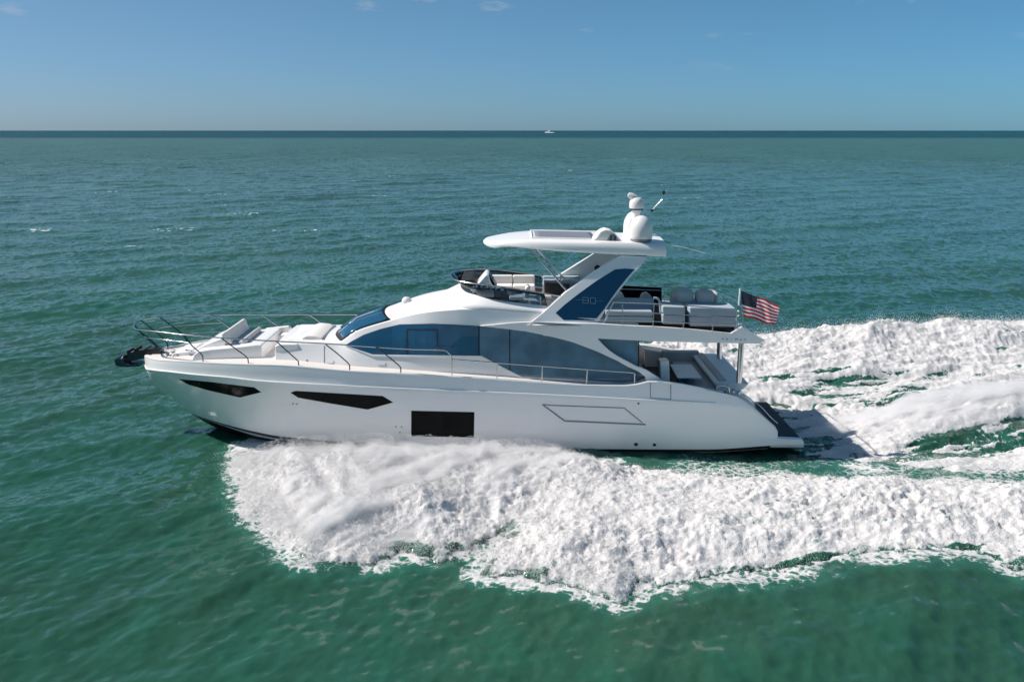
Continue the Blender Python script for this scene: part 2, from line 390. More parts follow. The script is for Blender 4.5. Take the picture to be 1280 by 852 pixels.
# ------------------------------------------------------------------ wake outlines on the water plane (world metres)
NEAR = [PG(*p) for p in [(297,556),(291,580),(296,598),(308,604),(300,628),(318,655),(345,668),(364,688),(372,706),(420,712),(462,706),(505,696),
        (545,700),(585,690),(615,672),(640,664),(618,690),(600,722),(640,728),(690,738),(735,742),(768,756),(800,736),(845,738),(880,728),(915,728),(960,722),
        (1005,716),(1060,706),(1130,706),(1180,700),(1235,704),(1262,722),(1330,728),(1500,745),(1900,780)]]
NEAR += [PG(1900, 655), PG(1500, 628), PG(1280, 616), PG(1150, 609), PG(1000, 602), PG(860, 594), PG(760, 585), PG(700, 575), PG(600, 562), PG(500, 556), PG(400, 551), PG(330, 552)]
def near_density(x, y):
    d = sdist(NEAR, x, y)+0.8*(fbm(x*1.1, y*1.1, 4, 31)-.5)+.62*(fbm(x*4, y*4, 4, 35, .6)-.5)
    return d-.45*sstep(-9, -11, x)
# ------------------------------------------------------------------ sea: one sheet to the horizon, fine near the camera
def build_sea():
    rr = np.concatenate([[0.5, 5, 9], np.geomspace(12, 60, 620), np.geomspace(60.3, 1500, 860), np.geomspace(1510, 60000, 90)])
    az = np.concatenate([np.linspace(-180, -48, 40, endpoint=False), np.linspace(-48, 48, 1100), np.linspace(48, 180, 41)[1:]])*math.pi/180
    A, Rr = np.meshgrid(az, rr)
    x = Rr*np.sin(A); y = CAMY+Rr*np.cos(A)
    res = np.maximum(np.gradient(rr)[:, None], Rr*.0016)*np.ones_like(A)
    res = np.where(np.abs(A) > R(48), Rr*.06, res)
    z = waves(x, y, res)
    # the hull's own hollow and swell along the side
    near = near_density(x, y)
    foam = .60*sstep(-1.3, .1, near)*sstep(.35, .62, fbm(x*.8+3, y*.8, 3, 5)+.18)
    foam = np.maximum(foam, .60*sstep(3.2, 0, np.abs(y+4.1))*sstep(2, 8, x)*sstep(40, 20, x)*fbm(x*.5, y*.9, 3, 8)*1.3)
    # scattered whitecaps on the steepest crests
    crest = sstep(.10, .2, z)*sstep(.60, .68, fbm(x*1.1, y*2.2, 4, 44, .6))*sstep(.84, .9, vnoise(x*.13, y*.20, 77))*sstep(.45,.6,vnoise(x*.03,y*.03,78))*sstep(44, 56, Rr)*sstep(900, 500, Rr)
    foam = np.maximum(foam, .75*crest)
    co = np.stack([x, y, z], -1).reshape(-1, 3)
    o = np_mesh('sea', co, grid_quads(len(rr), len(az)), [WATER], attrs={'foam': foam})
    tag(o, kind='structure'); return o
sea = build_sea()

# ------------------------------------------------------------------ bow wave: heaped white water along the near side
def heap(name, x0, x1, y0, y1, step, hfun, label):
    xs = np.arange(x0, x1, step); ys = np.arange(y0, y1, step)
    X, Y = np.meshgrid(xs, ys); h, foam, z = hfun(X, Y)
    o = np_mesh(name, np.stack([X, Y, z], -1).reshape(-1, 3), grid_quads(len(ys), len(xs)), [WATER], attrs={'foam': foam})
    me = o.data
    # drop the cells that lie under the sea
    keep = ((h > -.12) & (foam > .02)).ravel(); bm = bmesh.new(); bm.from_mesh(me); bm.verts.ensure_lookup_table()
    bmesh.ops.delete(bm, geom=[bm.verts[i] for i in np.nonzero(~keep)[0]], context='VERTS'); bm.to_mesh(me); bm.free()
    tag(o, label, 'foam', kind='stuff'); return o
def near_h(X, Y):
    d = near_density(X, Y)
    body = .56*sstep(-.05, 2.8, d)+.10*sstep(-.1, .25, d)-.35*sstep(.0, -.5, d)
    body = body*(1-.25*sstep(8, 22, X))*(.72+.62*fbm(X*.45, Y*.6, 2, 19))
    # the sheet thrown up by the bow is higher near the hull
    body = np.minimum(body+.25*sstep(-10, -7, X)*sstep(5, 0, X)*sstep(-7.5, -4.6, Y)*sstep(0, 1.0, d), .07+.36*np.clip(-3.1-Y, 0, 9))
    ang = R(-24); U = X*math.cos(ang)-Y*math.sin(ang); V = X*math.sin(ang)+Y*math.cos(ang)
    streak = fbm(V*.55, U*2.1, 4, 12)-.5
    mist = sstep(2.5, -2.5, X-1.2*(Y+6))
    a2 = R(14); U2 = X*math.cos(a2)+Y*math.sin(a2); V2 = -X*math.sin(a2)+Y*math.cos(a2); pm = sstep(.35, .65, fbm(X*.55, Y*.8, 3, 24)); gran = .75*(billow(U2*.9, V2*1.6, 4, 21, .6)-.55)+(.35+.8*pm)*(billow(U2*2.6, V2*4.2, 4, 23, .65)-.55)
    fine = billow(X*7, Y*7, 3, 61, .6)-.55
    a = sstep(-.25, .6, d)
    lim = sstep(-2.8, -4.6, Y)
    h = body+a*lim*(streak*.34*mist+gran*(.24*(1-mist)+.05*mist)+fine*(.10*(1-mist)+.02*mist))
    z = waves(X, Y)+h
    foam = np.clip(.38+1.0*sstep(-.25, .75, d)+.3*mist-.34*(1-mist)*sstep(.02, -.22, gran)-.25*sstep(.4,-.2,d)*(fbm(X*2,Y*2,3,17)), 0, 1.2)*sstep(-.5, -.2, d)
    foam = foam-.62*(1-mist)*sstep(.56, .70, fbm(U2*.45, V2*1.5, 4, 29, .6)); foam = np.where(d > -.05, np.maximum(foam, .04), foam)
    return h, foam, z
heap('bow_wave_foam', -13, 27, -14.5, -2.6, .05, near_h, 'heaped white bow wave foam rolling along the near side of the yacht')

# ------------------------------------------------------------------ wake behind the yacht
FARW = [(4,3.2),(8,3.0),(10.2,2.9),(13,2.4),(30,2.5),(42,3),(42,17.5),(30,16.5),(24,15.2),(20.5,14.6),(17.5,13.4),(16,13.6),(13,12.2),(10.5,11.8),(8,11.2),(6,10.6),(2,8.6),(-2,6.0),(-4,4.6),(0,3.4)]
CENW = [(9.4,2.6),(10.4,-2.7),(12.0,-3.6),(14.2,-4.6),(17.5,-4.9),(21,-4.4),(30,-3.4),(42,-2.6),(42,4),(20,4)]
def wake_h(X, Y):
    n1 = .7*(fbm(X*.9, Y*.9, 4, 51)-.5)+.25*(fbm(X*4, Y*4, 3, 55)-.5)
    df = sdist(FARW, X, Y)+n1; dc = sdist(CENW, X, Y)+.6*n1
    # far ridge: the mirrored bow wave, highest along its outer side
    ridge_y = 8.2+.16*(X-4)
    ridge = np.exp(-((Y-ridge_y-1.1)/2.3)**2)
    hf = ((.70+.2*sstep(12, 16, X))*(.62+.76*fbm(X*.42, Y*.25, 3, 57))*ridge*sstep(-3, 8, X)+.18)*sstep(-.1, 1.6, df)+.22*sstep(0, .3, df)
    # centre: hollow behind the transom, then the rooster hump
    hump = np.exp(-((Y+.7-.02*(X-16))/1.3)**2)*sstep(11.5, 18.5, X)
    hc = (1.45*hump+.06)*sstep(0, .8, dc)
    d = np.maximum(df, dc)
    h = np.maximum(hf*sstep(-.1, .2, df), 0)+np.maximum(hc*sstep(-.1, .2, dc), 0)
    ang = R(12); U = X*math.cos(ang)+Y*math.sin(ang); V = -X*math.sin(ang)+Y*math.cos(ang)
    st = billow(U*.7, V*2.0, 5, 71, .6)-.55; fine = billow(X*6, Y*6, 3, 75, .6)-.55; lump = .5*(billow(X*1.3, Y*1.3, 4, 79, .6)-.55)+.8*(billow(X*3, Y*3.4, 4, 80, .65)-.55)
    a = sstep(-.2, .5, d)
    far = sstep(5.5, 8.5, Y)
    roll = billow(U*.22, V*.62, 3, 87, .55)-.5; pm = sstep(.35, .65, fbm(X*.5, Y*.7, 3, 88))
    h = h+a*(roll*.75*(.35+.65*sstep(2.5, 6, Y))+st*.20*(.5+pm)+lump*(.10+.15*far+.10*sstep(14, 11, X))+fine*.07)-.35*sstep(0, -.5, d)
    # troughs of green water between the foam bands
    band = np.exp(-((Y-5.7-.07*(X-14))/.85)**2)*sstep(10.2, 12.2, X)*(.35+.65*sstep(19, 14.5, X))*sstep(34, 22, X)
    band2 = np.exp(-((Y-3.4-.05*(X-14))/.70)**2)*sstep(11.5, 13.5, X)*sstep(22, 16.5, X)
    cave = np.exp(-((Y+2.35-.25*np.sin(X*1.1))/.75)**2)*sstep(13.8, 15.6, X)*sstep(22, 18.2, X)
    hollow = sstep(13.5, 10.5, X)*sstep(2.8, .5, Y)*sstep(-3.6, -2, Y)
    nz_ = fbm(U*.42, V*3.2, 4, 83, .6)
    g = np.clip((band*1.2+band2*1.2+cave*1.2)*(.15+1.9*sstep(.25, .7, nz_))+1.6*hollow*sstep(.28, .6, nz_)+.42*sstep(.55, .72, nz_)*sstep(9.5, 6, Y)*sstep(11, 13, X), 0, 1)
    foam = np.clip(.35+.95*sstep(-.3, .5, d)-1.02*g-.42*sstep(.05, -.22, st)*(.6+.8*far)-.45*sstep(.56, .7, fbm(U*.3, V*2.4, 4, 89, .62)), 0, 1.2)
    foam = np.where(d > 0, np.maximum(foam, .03), foam)
    h = np.where(d > .25, np.maximum(h-.14*g, .04), h)
    return h, foam, waves(X, Y)*.7+h
heap('stern_wake_foam', -5, 34, -5.8, 18.5, .065, wake_h, 'broad white wake streaming out behind the stern with green troughs')

# ------------------------------------------------------------------ spray droplets (nobody could count them)
def droplets(name, pts, rad, label):
    n = len(pts)
    t = np.array([[1, 1, 1], [-1, -1, 1], [-1, 1, -1], [1, -1, -1]], float)/1.732
    q = rng.normal(size=(n, 4)); q /= np.linalg.norm(q, axis=1)[:, None]
    w, x, y, z = q.T
    Rm = np.stack([1-2*(y*y+z*z), 2*(x*y-z*w), 2*(x*z+y*w), 2*(x*y+z*w), 1-2*(x*x+z*z), 2*(y*z-x*w), 2*(x*z-y*w), 2*(y*z+x*w), 1-2*(x*x+y*y)], -1).reshape(n, 3, 3)
    V = np.einsum('nij,kj->nki', Rm, t)*rad[:, None, None]+pts[:, None, :]
    f = np.array([[0, 1, 2], [0, 3, 1], [0, 2, 3], [1, 3, 2]])
    F = (np.arange(n)[:, None, None]*4+f[None]).reshape(-1, 3)
    o = np_mesh(name, V.reshape(-1, 3), F, [DROP]); tag(o, label, 'spray', kind='stuff'); return o
def near_spray():
    out = []; rad = []
    n = 900000; X = np.where(rng.uniform(0, 1, n) < .6, rng.uniform(-12.2, 3.5, n), rng.uniform(-12.5, 25, n)); Y = rng.uniform(-14, -2.7, n)
    h, f, z = near_h(X, Y); d = near_density(X, Y)
    mist = sstep(2.5, -2.5, X-1.2*(Y+6))
    edge = np.exp(-(d/.45)**2)
    up = sstep(-11.8, -10, X)*sstep(5, -2, X)*sstep(-8.5, -3.2, Y)
    lim = .10+.9*sstep(-3.2, -5.2, Y); hh = np.minimum(rng.exponential(1, n), 2.6)*(.04+.05*edge+.15*mist+.06*up)*lim
    an = R(-24); U_ = X*math.cos(an)-Y*math.sin(an); V_ = X*math.sin(an)+Y*math.cos(an); clump = (1-mist)*fbm(X*1.4, Y*1.4, 3, 101)+mist*fbm(V_*.7, U_*2.6, 4, 103)
    keep = (d > -.35+rng.exponential(.12, n)*-1) & (rng.uniform(0, 1, n) < (.30+.5*edge+.6*mist)*sstep(.3, .6, clump+.12))
    X, Y, z, hh, up = X[keep], Y[keep], z[keep], hh[keep], up[keep]
    r = rng.uniform(.005, .013, len(X))
    out.append(np.stack([X-hh*.2*up, Y, z+hh], -1)); rad.append(r)
    # jets thrown up along the hull side
    m = 3000; a = rng.uniform(0, 1, m); t = rng.beta(1.1, 2.6, m)
    xs = -10.8+13.5*a; jet = .35+.75*fbm(xs*1.5, xs*0, 4, 141)
    y = -3.0-.25*rng.exponential(1, m)-.5*t+.35*sstep(-7, -11, xs)
    jet = jet*(.35+.9*sstep(-3.2, -1.2, xs)*sstep(3.5, 1.5, xs)); p = np.stack([xs+.9*t*jet, y, .15+1.1*t*jet*sstep(3.2, 1, xs)*sstep(-11.3, -9.6, xs)], -1)
    out.append(p); rad.append(rng.uniform(.005, .013, m))
    return np.concatenate(out), np.concatenate(rad)
droplets('bow_spray', *near_spray(), 'fine white spray hanging over the bow wave beside the hull')
def wake_spray():
    n = 380000; X = rng.uniform(-3, 32, n); Y = rng.uniform(-5, 17.5, n)
    h, f, z = wake_h(X, Y)
    ridge_y = 8.2+.16*(X-4)
    top = np.exp(-((Y-ridge_y-1.6)/1.5)**2); hump = np.exp(-((Y+.4)/1.5)**2)*sstep(12, 15, X)
    hh = rng.exponential(1, n)*(.04+.10*top+.26*hump)
    clump = fbm(X*1.2, Y*1.2, 3, 201)
    keep = (f > .72) & (h > .0) & (rng.uniform(0, 1, n) < (.25+.6*top+.9*hump)*sstep(.32, .6, clump+.1))
    X, Y, z, hh = X[keep], Y[keep], z[keep], hh[keep]
    return np.stack([X+hh*.4, Y, z+hh], -1), rng.uniform(.007, .02, len(X))
# ------------------------------------------------------------------ soft mist that hangs over the foam
def mist_mat(name, dens, rot, sc=(1, 1, 1)):
    m = bpy.data.materials.new(name); m.use_nodes = True; n = m.node_tree.nodes; l = m.node_tree.links; n.remove(n['Principled BSDF'])
    v = n.new('ShaderNodeVolumePrincipled'); v.inputs['Color'].default_value = (.98, .98, .985, 1); v.inputs['Anisotropy'].default_value = .1
    g = n.new('ShaderNodeNewGeometry'); mp_ = n.new('ShaderNodeMapping'); mp_.vector_type = 'TEXTURE'; mp_.inputs['Rotation'].default_value = (0, 0, rot); mp_.inputs['Scale'].default_value = sc
    z = n.new('ShaderNodeTexNoise'); z.inputs['Scale'].default_value = 1.5; z.inputs['Detail'].default_value = 4; z.inputs['Roughness'].default_value = .62
    l.new(g.outputs['Position'], mp_.inputs[0]); l.new(mp_.outputs[0], z.inputs[0])
    q = n.new('ShaderNodeMapRange'); q.inputs[1].default_value = .40; q.inputs[2].default_value = .66; q.inputs[4].default_value = dens; l.new(z.outputs[0], q.inputs[0])
    l.new(q.outputs[0], v.inputs['Density']); l.new(v.outputs[0], n['Material Output'].inputs['Volume'])
    try: m.cycles.volume_step_rate = 1.5
    except Exception: pass
    return m
def mist_body(name, x0, x1, y0, y1, step, fun, m, label):
    xs = np.arange(x0, x1, step); ys = np.arange(y0, y1, step); X, Y = np.meshgrid(xs, ys); zb, T = fun(X, Y)
    T[0, :] = T[-1, :] = 0; T[:, 0] = T[:, -1] = 0
    nr, nc = len(ys), len(xs); T = np.maximum(T, 0)
    co = np.concatenate([np.stack([X, Y, zb+T], -1).reshape(-1, 3), np.stack([X, Y, zb-.004], -1).reshape(-1, 3)])
    q = grid_quads(nr, nc); t4 = T.ravel()[q]; q = q[t4.max(1) > 0]
    allq = np.concatenate([q, q[:, ::-1]+nr*nc])
    e = np.concatenate([q[:, [i, (i+1) % 4]] for i in range(4)]); key = {}
    es = set(map(tuple, e.tolist())); side_ = [[b_, a_, a_+nr*nc, b_+nr*nc] for a_, b_ in es if (b_, a_) not in es]
    allq = np.concatenate([allq, np.array(side_)])
    o = np_mesh(name, co, allq, [m]); bm = bmesh.new(); bm.from_mesh(o.data)
    bmesh.ops.delete(bm, geom=[w for w in bm.verts if not w.link_faces], context='VERTS'); bm.to_mesh(o.data); bm.free()
    tag(o, label, 'mist', kind='stuff'); return o
def bow_mist(k):
    def f_(X, Y):
        h, f, z = near_h(X, Y); d = near_density(X, Y); mist = sstep(4.0, -1.0, X-1.2*(Y+6))
        an = R(42); U = X*math.cos(an)+Y*math.sin(an); V = -X*math.sin(an)+Y*math.cos(an); s_ = fbm(U*.55, V*2.3, 4, 301, .6)
        T = mist*(.03+.95*np.clip(s_-.36, 0, 1))*sstep(-.1, 1.1, d)*(.10+.90*sstep(-3.1, -5.0, Y))
        jets = .26*np.clip(fbm(U*1.1, V*3.0, 3, 305)-.5, 0, 1)*3*sstep(-4.8, -3.5, Y)*sstep(-3.6, -2, X)*sstep(3.2, .6, X)
        return z-.06, (T+jets*sstep(-.1, .3, d+.3))*k
    return f_
mist_body('bow_mist', -11.4, 6, -11.5, -2.85, .10, bow_mist(.75), mist_mat('spray_mist', 13, R(42), (1.6, .45, .7)), 'soft white mist blowing off the bow wave along the hull')
mist_body('bow_haze', -11.5, 6.5, -11.5, -2.85, .12, bow_mist(1.5), mist_mat('spray_haze', 3.5, R(42), (1.4, .5, .8)), 'thin veil of spray above the denser mist along the hull')
def plume(X, Y):
    h, f, z = wake_h(X, Y)
    T = .75*np.exp(-((Y-.1)/1.5)**2)*(.30*sstep(10.6, 11.4, X)+.70*sstep(11.8, 15.5, X))*(.3+1.1*fbm(X*.6, Y*1.2, 3, 311))-.04
    return z-.05, T
mist_body('wake_plume', 10.75, 30, -2.8, 3.4, .14, plume, mist_mat('plume_mist', 7, R(14), (1.8, .5, .6)), 'soft white plume of mist rising over the propeller wash')

droplets('wake_spray', *wake_spray(), 'fine white spray drifting over the wake behind the stern')

# ================================================================== THE YACHT
YA = thing('motor_yacht', 'large white flybridge motor yacht speeding left across green sea', 'yacht', (0, 0, 0))
XT = P(182, 441, 0).x                       # bow tip
XE = P(971.5, 540, -2.6).x                  # stern end of the topsides
def bdeck(x): s = np.clip((np.asarray(x, float)-XT)/10.5, 0, 1); b = 2.9*(1-(1-s)**2.3)**.54; return b-.28*sstep(6.5, XE, np.asarray(x, float))
def solve(u, v, bf):
    Y = -1.5
    for _ in range(60): q = P(u, v, Y); Y = .7*Y-.3*float(bf(q.x))
    return (u, v, Y)
def curveb(pts, bf, tip): return Curve([tip]+[solve(u, v, bf) for u, v in pts])
cap = curveb([(180,449),(195,450),(215,451.5),(252,453.5),(310,456),(345,456.8),(436,464),(500,467.4),(564,471),(624,474.8),(678,478.7),(735,481.8),(786,482.6),(799,480.5),(812,477.6),(824,477.6),(846,480),
              (892,489),(905,491.5),(920,495),(940,507),(958,523),(968,531.5),(971.5,538)], bdeck, (182,441.5,0))
brub = lambda x: bdeck(x)+.05*sstep(0, .6, np.asarray(x)-XT)
rub = curveb([(183,460.8),(190,462.3),(200,463.6),(214.5,465),(252,469),(278,471),(320,475.7),(415,481),(540,486.7),(608,489.5),(719,494.7),(830,500.6),(896,504),(935,507.5),(958,526),(971.5,541)], brub, (185,452,0))
XC = P(236, 514, 0).x
def bchine(x): s = np.clip((np.asarray(x, float)-XC)/11, 0, 1); return 2.72*(1-(1-s)**2.2)**.8
chine = curveb([(278,529),(320,539.5),(350,545),(381,548),(431,551.5),(472,554),(556,557.7),(700,560.5),(880,561.5),(972,556)], bchine, (236,514,0))
stem = [P(184,456,0), P(187,470,0), P(193,483,0), P(213,494,0), P(236,514,0)]
stx = np.array([p.x for p in stem]); stz = np.array([p.z for p in stem])
def low(x):
    if x < XC: return 0.0, float(np.interp(x, stx, stz))
    return float(bchine(x)), float(chine.z(x)[0])
keel_pts = [P(236,514,0), P(257,528,0), P(299,548,0), P(345,562,0)]
kx = np.array([p.x for p in keel_pts]+[-2, 10]); kz = np.array([p.z for p in keel_pts]+[-.75, -.75])
def topside_y(x, z):            # near side Y of the hull at (x,z)
    zr = float(rub.z(x)[0]); yr = float(brub(x)); yl, zl = low(x)
    t = min(max((zr-z)/max(zr-zl, .05), 0), 1)
    conc = .18*math.exp(-((x+9.5)/3.5)**2)
    return -(yr+(yl-yr)*t**1.5-conc*math.sin(math.pi*t)*1.0)
st = np.concatenate([XT+np.array([.0, .012, .03, .06, .1, .16, .24, .34, .46, .6, .78, 1.0, 1.25, 1.55]), np.arange(XT+1.9, XE, .3), [XE]])
M = 14
def side(s):
    rows = []
    for x in st:
        yc, zc = float(bdeck(x)), float(cap.z(x)[0]); yr, zr = float(brub(x)), min(float(rub.z(x)[0]), zc-.03)
        yl, zl = low(x)
        r = [Vector((x, -s*yc, zc)), Vector((x, -s*(yc+.6*(yr-yc)+.01), zc*.5+zr*.5)), Vector((x, -s*(yr-.005), zr+.012))]
        for k in range(M+1):
            z = zr+(zl-zr)*k/M; r.append(Vector((x, s*topside_y(x, z) if x > XT else 0, z)))
        rows.append(r)
    return rows
for s in (1, -1): pass
rows = [a[::-1]+b for a, b in zip(side(1), side(-1))]
hv = [q for r in rows for q in r]; nn_ = len(rows[0]); hf = []
for i in range(len(rows)-1):
    for k in range(nn_-1):
        if k != nn_//2-1: hf.append([i*nn_+k, i*nn_+k+1, (i+1)*nn_+k+1, (i+1)*nn_+k])
hf.append([(len(rows)-1)*nn_+k for k in range(nn_)])
hull = mesh('hull', hv, hf, GEL, YA, smooth=True, auto=28)
# underbody: chine flat, boot stripe, bottom
urows = []
for x in np.arange(XC, XE, .3):
    yl, zl = low(x); kzv = float(np.interp(x, kx, kz)); a = min(1, (x-XC)/3)
    f = lambda t: zl+(kzv-zl)*t
    urows.append([Vector((x, -yl, zl)), Vector((x, -yl*.985-.01*a, zl-.10*a)), Vector((x, -yl*.93, f(.0)-.12*a)), Vector((x, -yl*.88, zl-.20*a+(kzv-zl)*.04)), Vector((x, -yl*.5, f(.62))), Vector((x, 0, kzv))])
V = []; F = []; FM = []
for s in (1, -1):
    b0 = len(V); V += [Vector((q.x, s*q.y, q.z)) for r in urows for q in r]
    for i in range(len(urows)-1):
        for k in range(5):
            F.append([b0+i*6+k, b0+i*6+k+1, b0+(i+1)*6+k+1, b0+(i+1)*6+k]); FM.append(1 if k in (0, 1) else (0 if k == 2 else 1))
ub = mesh('underbody', V, F, [GEL2, ANTIF], YA, smooth=True, auto=20)
if len(ub.data.polygons) == len(FM): ub.data.polygons.foreach_set('material_index', FM)
# rub rail: steel strip along the knuckle
for s in (1, -1):
    tubes('rub_rail', [[Vector((x, -s*(float(brub(x))+.012), float(rub.z(x)[0])+.01)) for x in np.concatenate([st[4:14], np.arange(-12, P(896,504,-2.85).x, .4)])]], .026, GEL, YA, 6)
# deck
XCK = P(812, 477, -2.6).x
drows = []
dst = [x for x in st if x < XCK]+[XCK]
for x in dst:
    b = float(bdeck(x)); z = float(cap.z(x)[0])
    ts = np.array([-1, -.985, -.93, -.7, -.35, 0, .35, .7, .93, .985, 1])
    drows.append([Vector((x, t*b, z+(.0 if abs(t) > .97 else -.035)+.05*(1-t*t)*(abs(t) < .95))) for t in ts])
grid_mesh('deck', drows, DECK, YA, auto=30)
# toe rail caps and cockpit coamings
for s in (1, -1):
    a = [Vector((x, -s*(float(bdeck(x))-.03), float(cap.z(x)[0])+.01)) for x in np.concatenate([st[6:14], np.arange(-12, P(892,489,-2.8).x, .4)])]
    tubes('cap_rail', [a], .035, GEL, YA, 6)

# hull openings and marks (near and far side alike)
def hp(name, pts, m, off=.006, thick=.05, parent=None, mirror=True, step=10):
    return surf_panel(name, pts, topside_y, thick, m, parent or YA, off=off, step=step, mirror=mirror)
hp('hull_window', [(223,473.6),(262,477),(318,484),(326.5,489.9),(300,496.6),(261,487.8),(236,480.6)], BLACK)
hp('hull_window', [(363,490.4),(369.7,488.3),(478.5,494.7),(491.6,502.7),(459.5,511.6),(413,504),(372.8,496.8)], BLACK)
gw = hp('hull_window', [(514,513),(593,514.8),(592.4,546.5),(514,545)], BLACK)
def outline(pts, w):   # thin band polygons along a closed path
    out = []
    for i in range(len(pts)-1):
        (a, b), (c, d) = pts[i], pts[i+1]; l_ = math.hypot(c-a, d-b); nx, ny = -(d-b)/l_*w/2, (c-a)/l_*w/2
        out.append([(a+nx, b+ny), (c+nx, d+ny), (c-nx, d-ny), (a-nx, b-ny)])
    return out
for i, q in enumerate(outline([(678,505.2),(690,506.3),(780,509.6),(803,528)], 1.3)+outline([(678,505.2),(706,525.8),(807,530.2)], 1.7)):
    hp('air_intake_groove', q, GREYP, off=.004+.003*i, thick=.03)
hp('air_intake_panel', [(690,508.5),(778,511),(800,527.5),(709,524)], GEL, off=.002, thick=.03)
for u, v, r in ((366,504.4,.9),(371,504.8,.9),(495,533,.9),(502,533.2,.9),(500,540,.9),(798,504,1.4),(795,555,2.6),(818,555.6,2.3)):
    hp('through_hull_fitting', [(u+r*math.cos(t*math.pi/4), v+.8*r*math.sin(t*math.pi/4)) for t in range(8)], BLACKM, off=.012, thick=.04)
# boarding gate lines in the bulwark
bw = lambda x, z: -(float(bdeck(x))+.04)
for q in outline([(813,478),(813,497),(838.5,498.5),(838.5,481)], .8): surf_panel('side_gate_seam', q, bw, .03, GREYP, YA, off=.012)
prism('spray_rail', [(822,553),(880,549.5),(972,548),(1004,549.5),(1004,556),(980,556.5),(880,556),(840,556)], -2.72, -2.45, GEL, YA, .02)
# swim platform
x0 = P(944, 549, -2.45).x; x1 = P(1006, 549, -2.45).x
boxw('swim_platform', x0, x1, -2.45, 2.35, .22, .46, GEL, YA, .05)
boxw('platform_teak', x0+.1, x1-.04, -2.42, 2.32, .462, .485, DTEAK, YA, .005)
prism('platform_fender', [(974,549.5),(996,549.5),(994,556),(976,556.5)], -2.62, -2.4, GEL, YA, .05, 3)
# transom with steps behind the near quarter
for k in range(5):
    xx = XE-.25-.42*k; zz = .5+.37*k
    boxw('transom_step', xx-.42, xx+.02, -2.3, 2.2, zz-.1, zz+.33, [DTEAK], YA, .01)
tubes('transom_handrail', [smoothpath([P(943,503,-2.0), P(950,507,-2.0), P(962,520,-2.0), P(972,529,-2.0)], 5)], .02, STEEL, YA)
tubes('transom_handrail', [smoothpath([P(928,492,-2.2), P(935,496,-2.2), P(944,504,-2.2)], 5)], .02, STEEL, YA)

# ------------------------------------------------------------------ cabin
WB = Curve([(345,454.5,-1.80),(436,462,-2.12),(500,465.7,-2.22),(564,470,-2.28),(652,474.5,-2.32),(706,477.2,-2.33),(797,480,-2.33)])
CR = Curve([(345,430,-1.62),(420,429.4,-1.62),(447.5,413.8,-1.58),(490,400.5,-1.55),(515,393.8,-1.72),(540,389.8,-1.9),(560,388,-1.98),(580,386.8,-2.03),(610,387,-2.05),(650,389.5,-2.1),(673,391,-2.14),(720,396,-2.2),(800,404,-2.3)])
XA, XB = P(345, 440, -1.7).x, P(797, 440, -2.33).x
def wall_y(x, z):
    x = min(max(x, XA), XB); zb = float(WB.z(x)[0]); zc = float(CR.z(x)[0]); t = min(max((z-zb)/(zc-zb), 0), 1)
    yb = float(WB.y(x)[0]); yc = float(CR.y(x)[0]); return yb+(yc-yb)*t**1.25
XW0 = P(421, 429, -1.62).x; XW1 = P(489, 400.5, -1.55).x
def roofz(x, t):        # t in -1..1 across
    bul = .42*(1-abs(t)**2.2)*float(sstep(XW0-.9, XW0, np.array(x)))*float(sstep(0, -2.8, np.array(x)))
    c = float(np.interp(x, [XA, XW0, XW1, P(566,361,0).x, 1.0, XB], [.05, .08, .14, .34, .2, .0]))
    return float(CR.z(min(x+bul, XB))[0])+c*(1-t*t)
xs = np.unique(np.concatenate([np.arange(XA, XB, .16), [XB]])); ts = np.linspace(-1, 1, 25)
rows = []
for x in xs:
    zb = float(WB.z(x)[0])-.12; zc = float(CR.z(x)[0]); r = []
    for k in range(9): z = zb+(zc-zb)*k/8; r.append(Vector((x, wall_y(x, z), z)))
    yc = -float(CR.y(x)[0])
    r += [Vector((x, t*yc, roofz(x, t))) for t in ts[1:-1]]
    r += [Vector((q.x, -q.y, q.z)) for q in reversed(r[:9])]
    rows.append(r)
n_ = len(rows[0]); V = [q for r in rows for q in r]; F = []
for i in range(len(rows)-1):
    for k in range(n_-1): F.append([i*n_+k, i*n_+k+1, (i+1)*n_+k+1, (i+1)*n_+k])
F.append(list(range(n_))); F.append([(len(rows)-1)*n_+k for k in range(n_)][::-1])
cabin = mesh('cabin', V, F, GEL, YA, smooth=True, auto=32)
# windshield: a curved glass lying in the front slope of the roof
def wpt(t, a, off):
    x = (XW0+.16)+(XW1-.02-XW0-.16)*a-.42*(1-abs(t)**2.2)+.0
    x = x+.02; yc = -float(CR.y(min(max(x+.42*(1-abs(t)**2.2), XA), XB))[0])
    return Vector((x-off*.4, t*yc*.95, roofz(x, t)+off))
def glass_strip(name, t0, t1, a0, a1, off, m, th=.02):
    T = np.linspace(t0, t1, max(3, int(24*(t1-t0)/2)+2)); A = np.linspace(a0, a1, 9)
    return grid_mesh(name, [[wpt(t, a, off) for a in A] for t in T], m, YA, solid=th, auto=60)
glass_strip('windshield_frame', -1, 1, -.02, 1.0, .012, BLACKM)
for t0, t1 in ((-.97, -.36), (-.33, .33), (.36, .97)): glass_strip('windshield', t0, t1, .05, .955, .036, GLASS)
for t in (-.55, .1, .6):
    tubes('wiper', [[wpt(t, .04, .07), wpt(t+.25, .45, .09), wpt(t+.33, .8, .09)]], .018, STEEL if t > 0 else GEL, YA, 6)

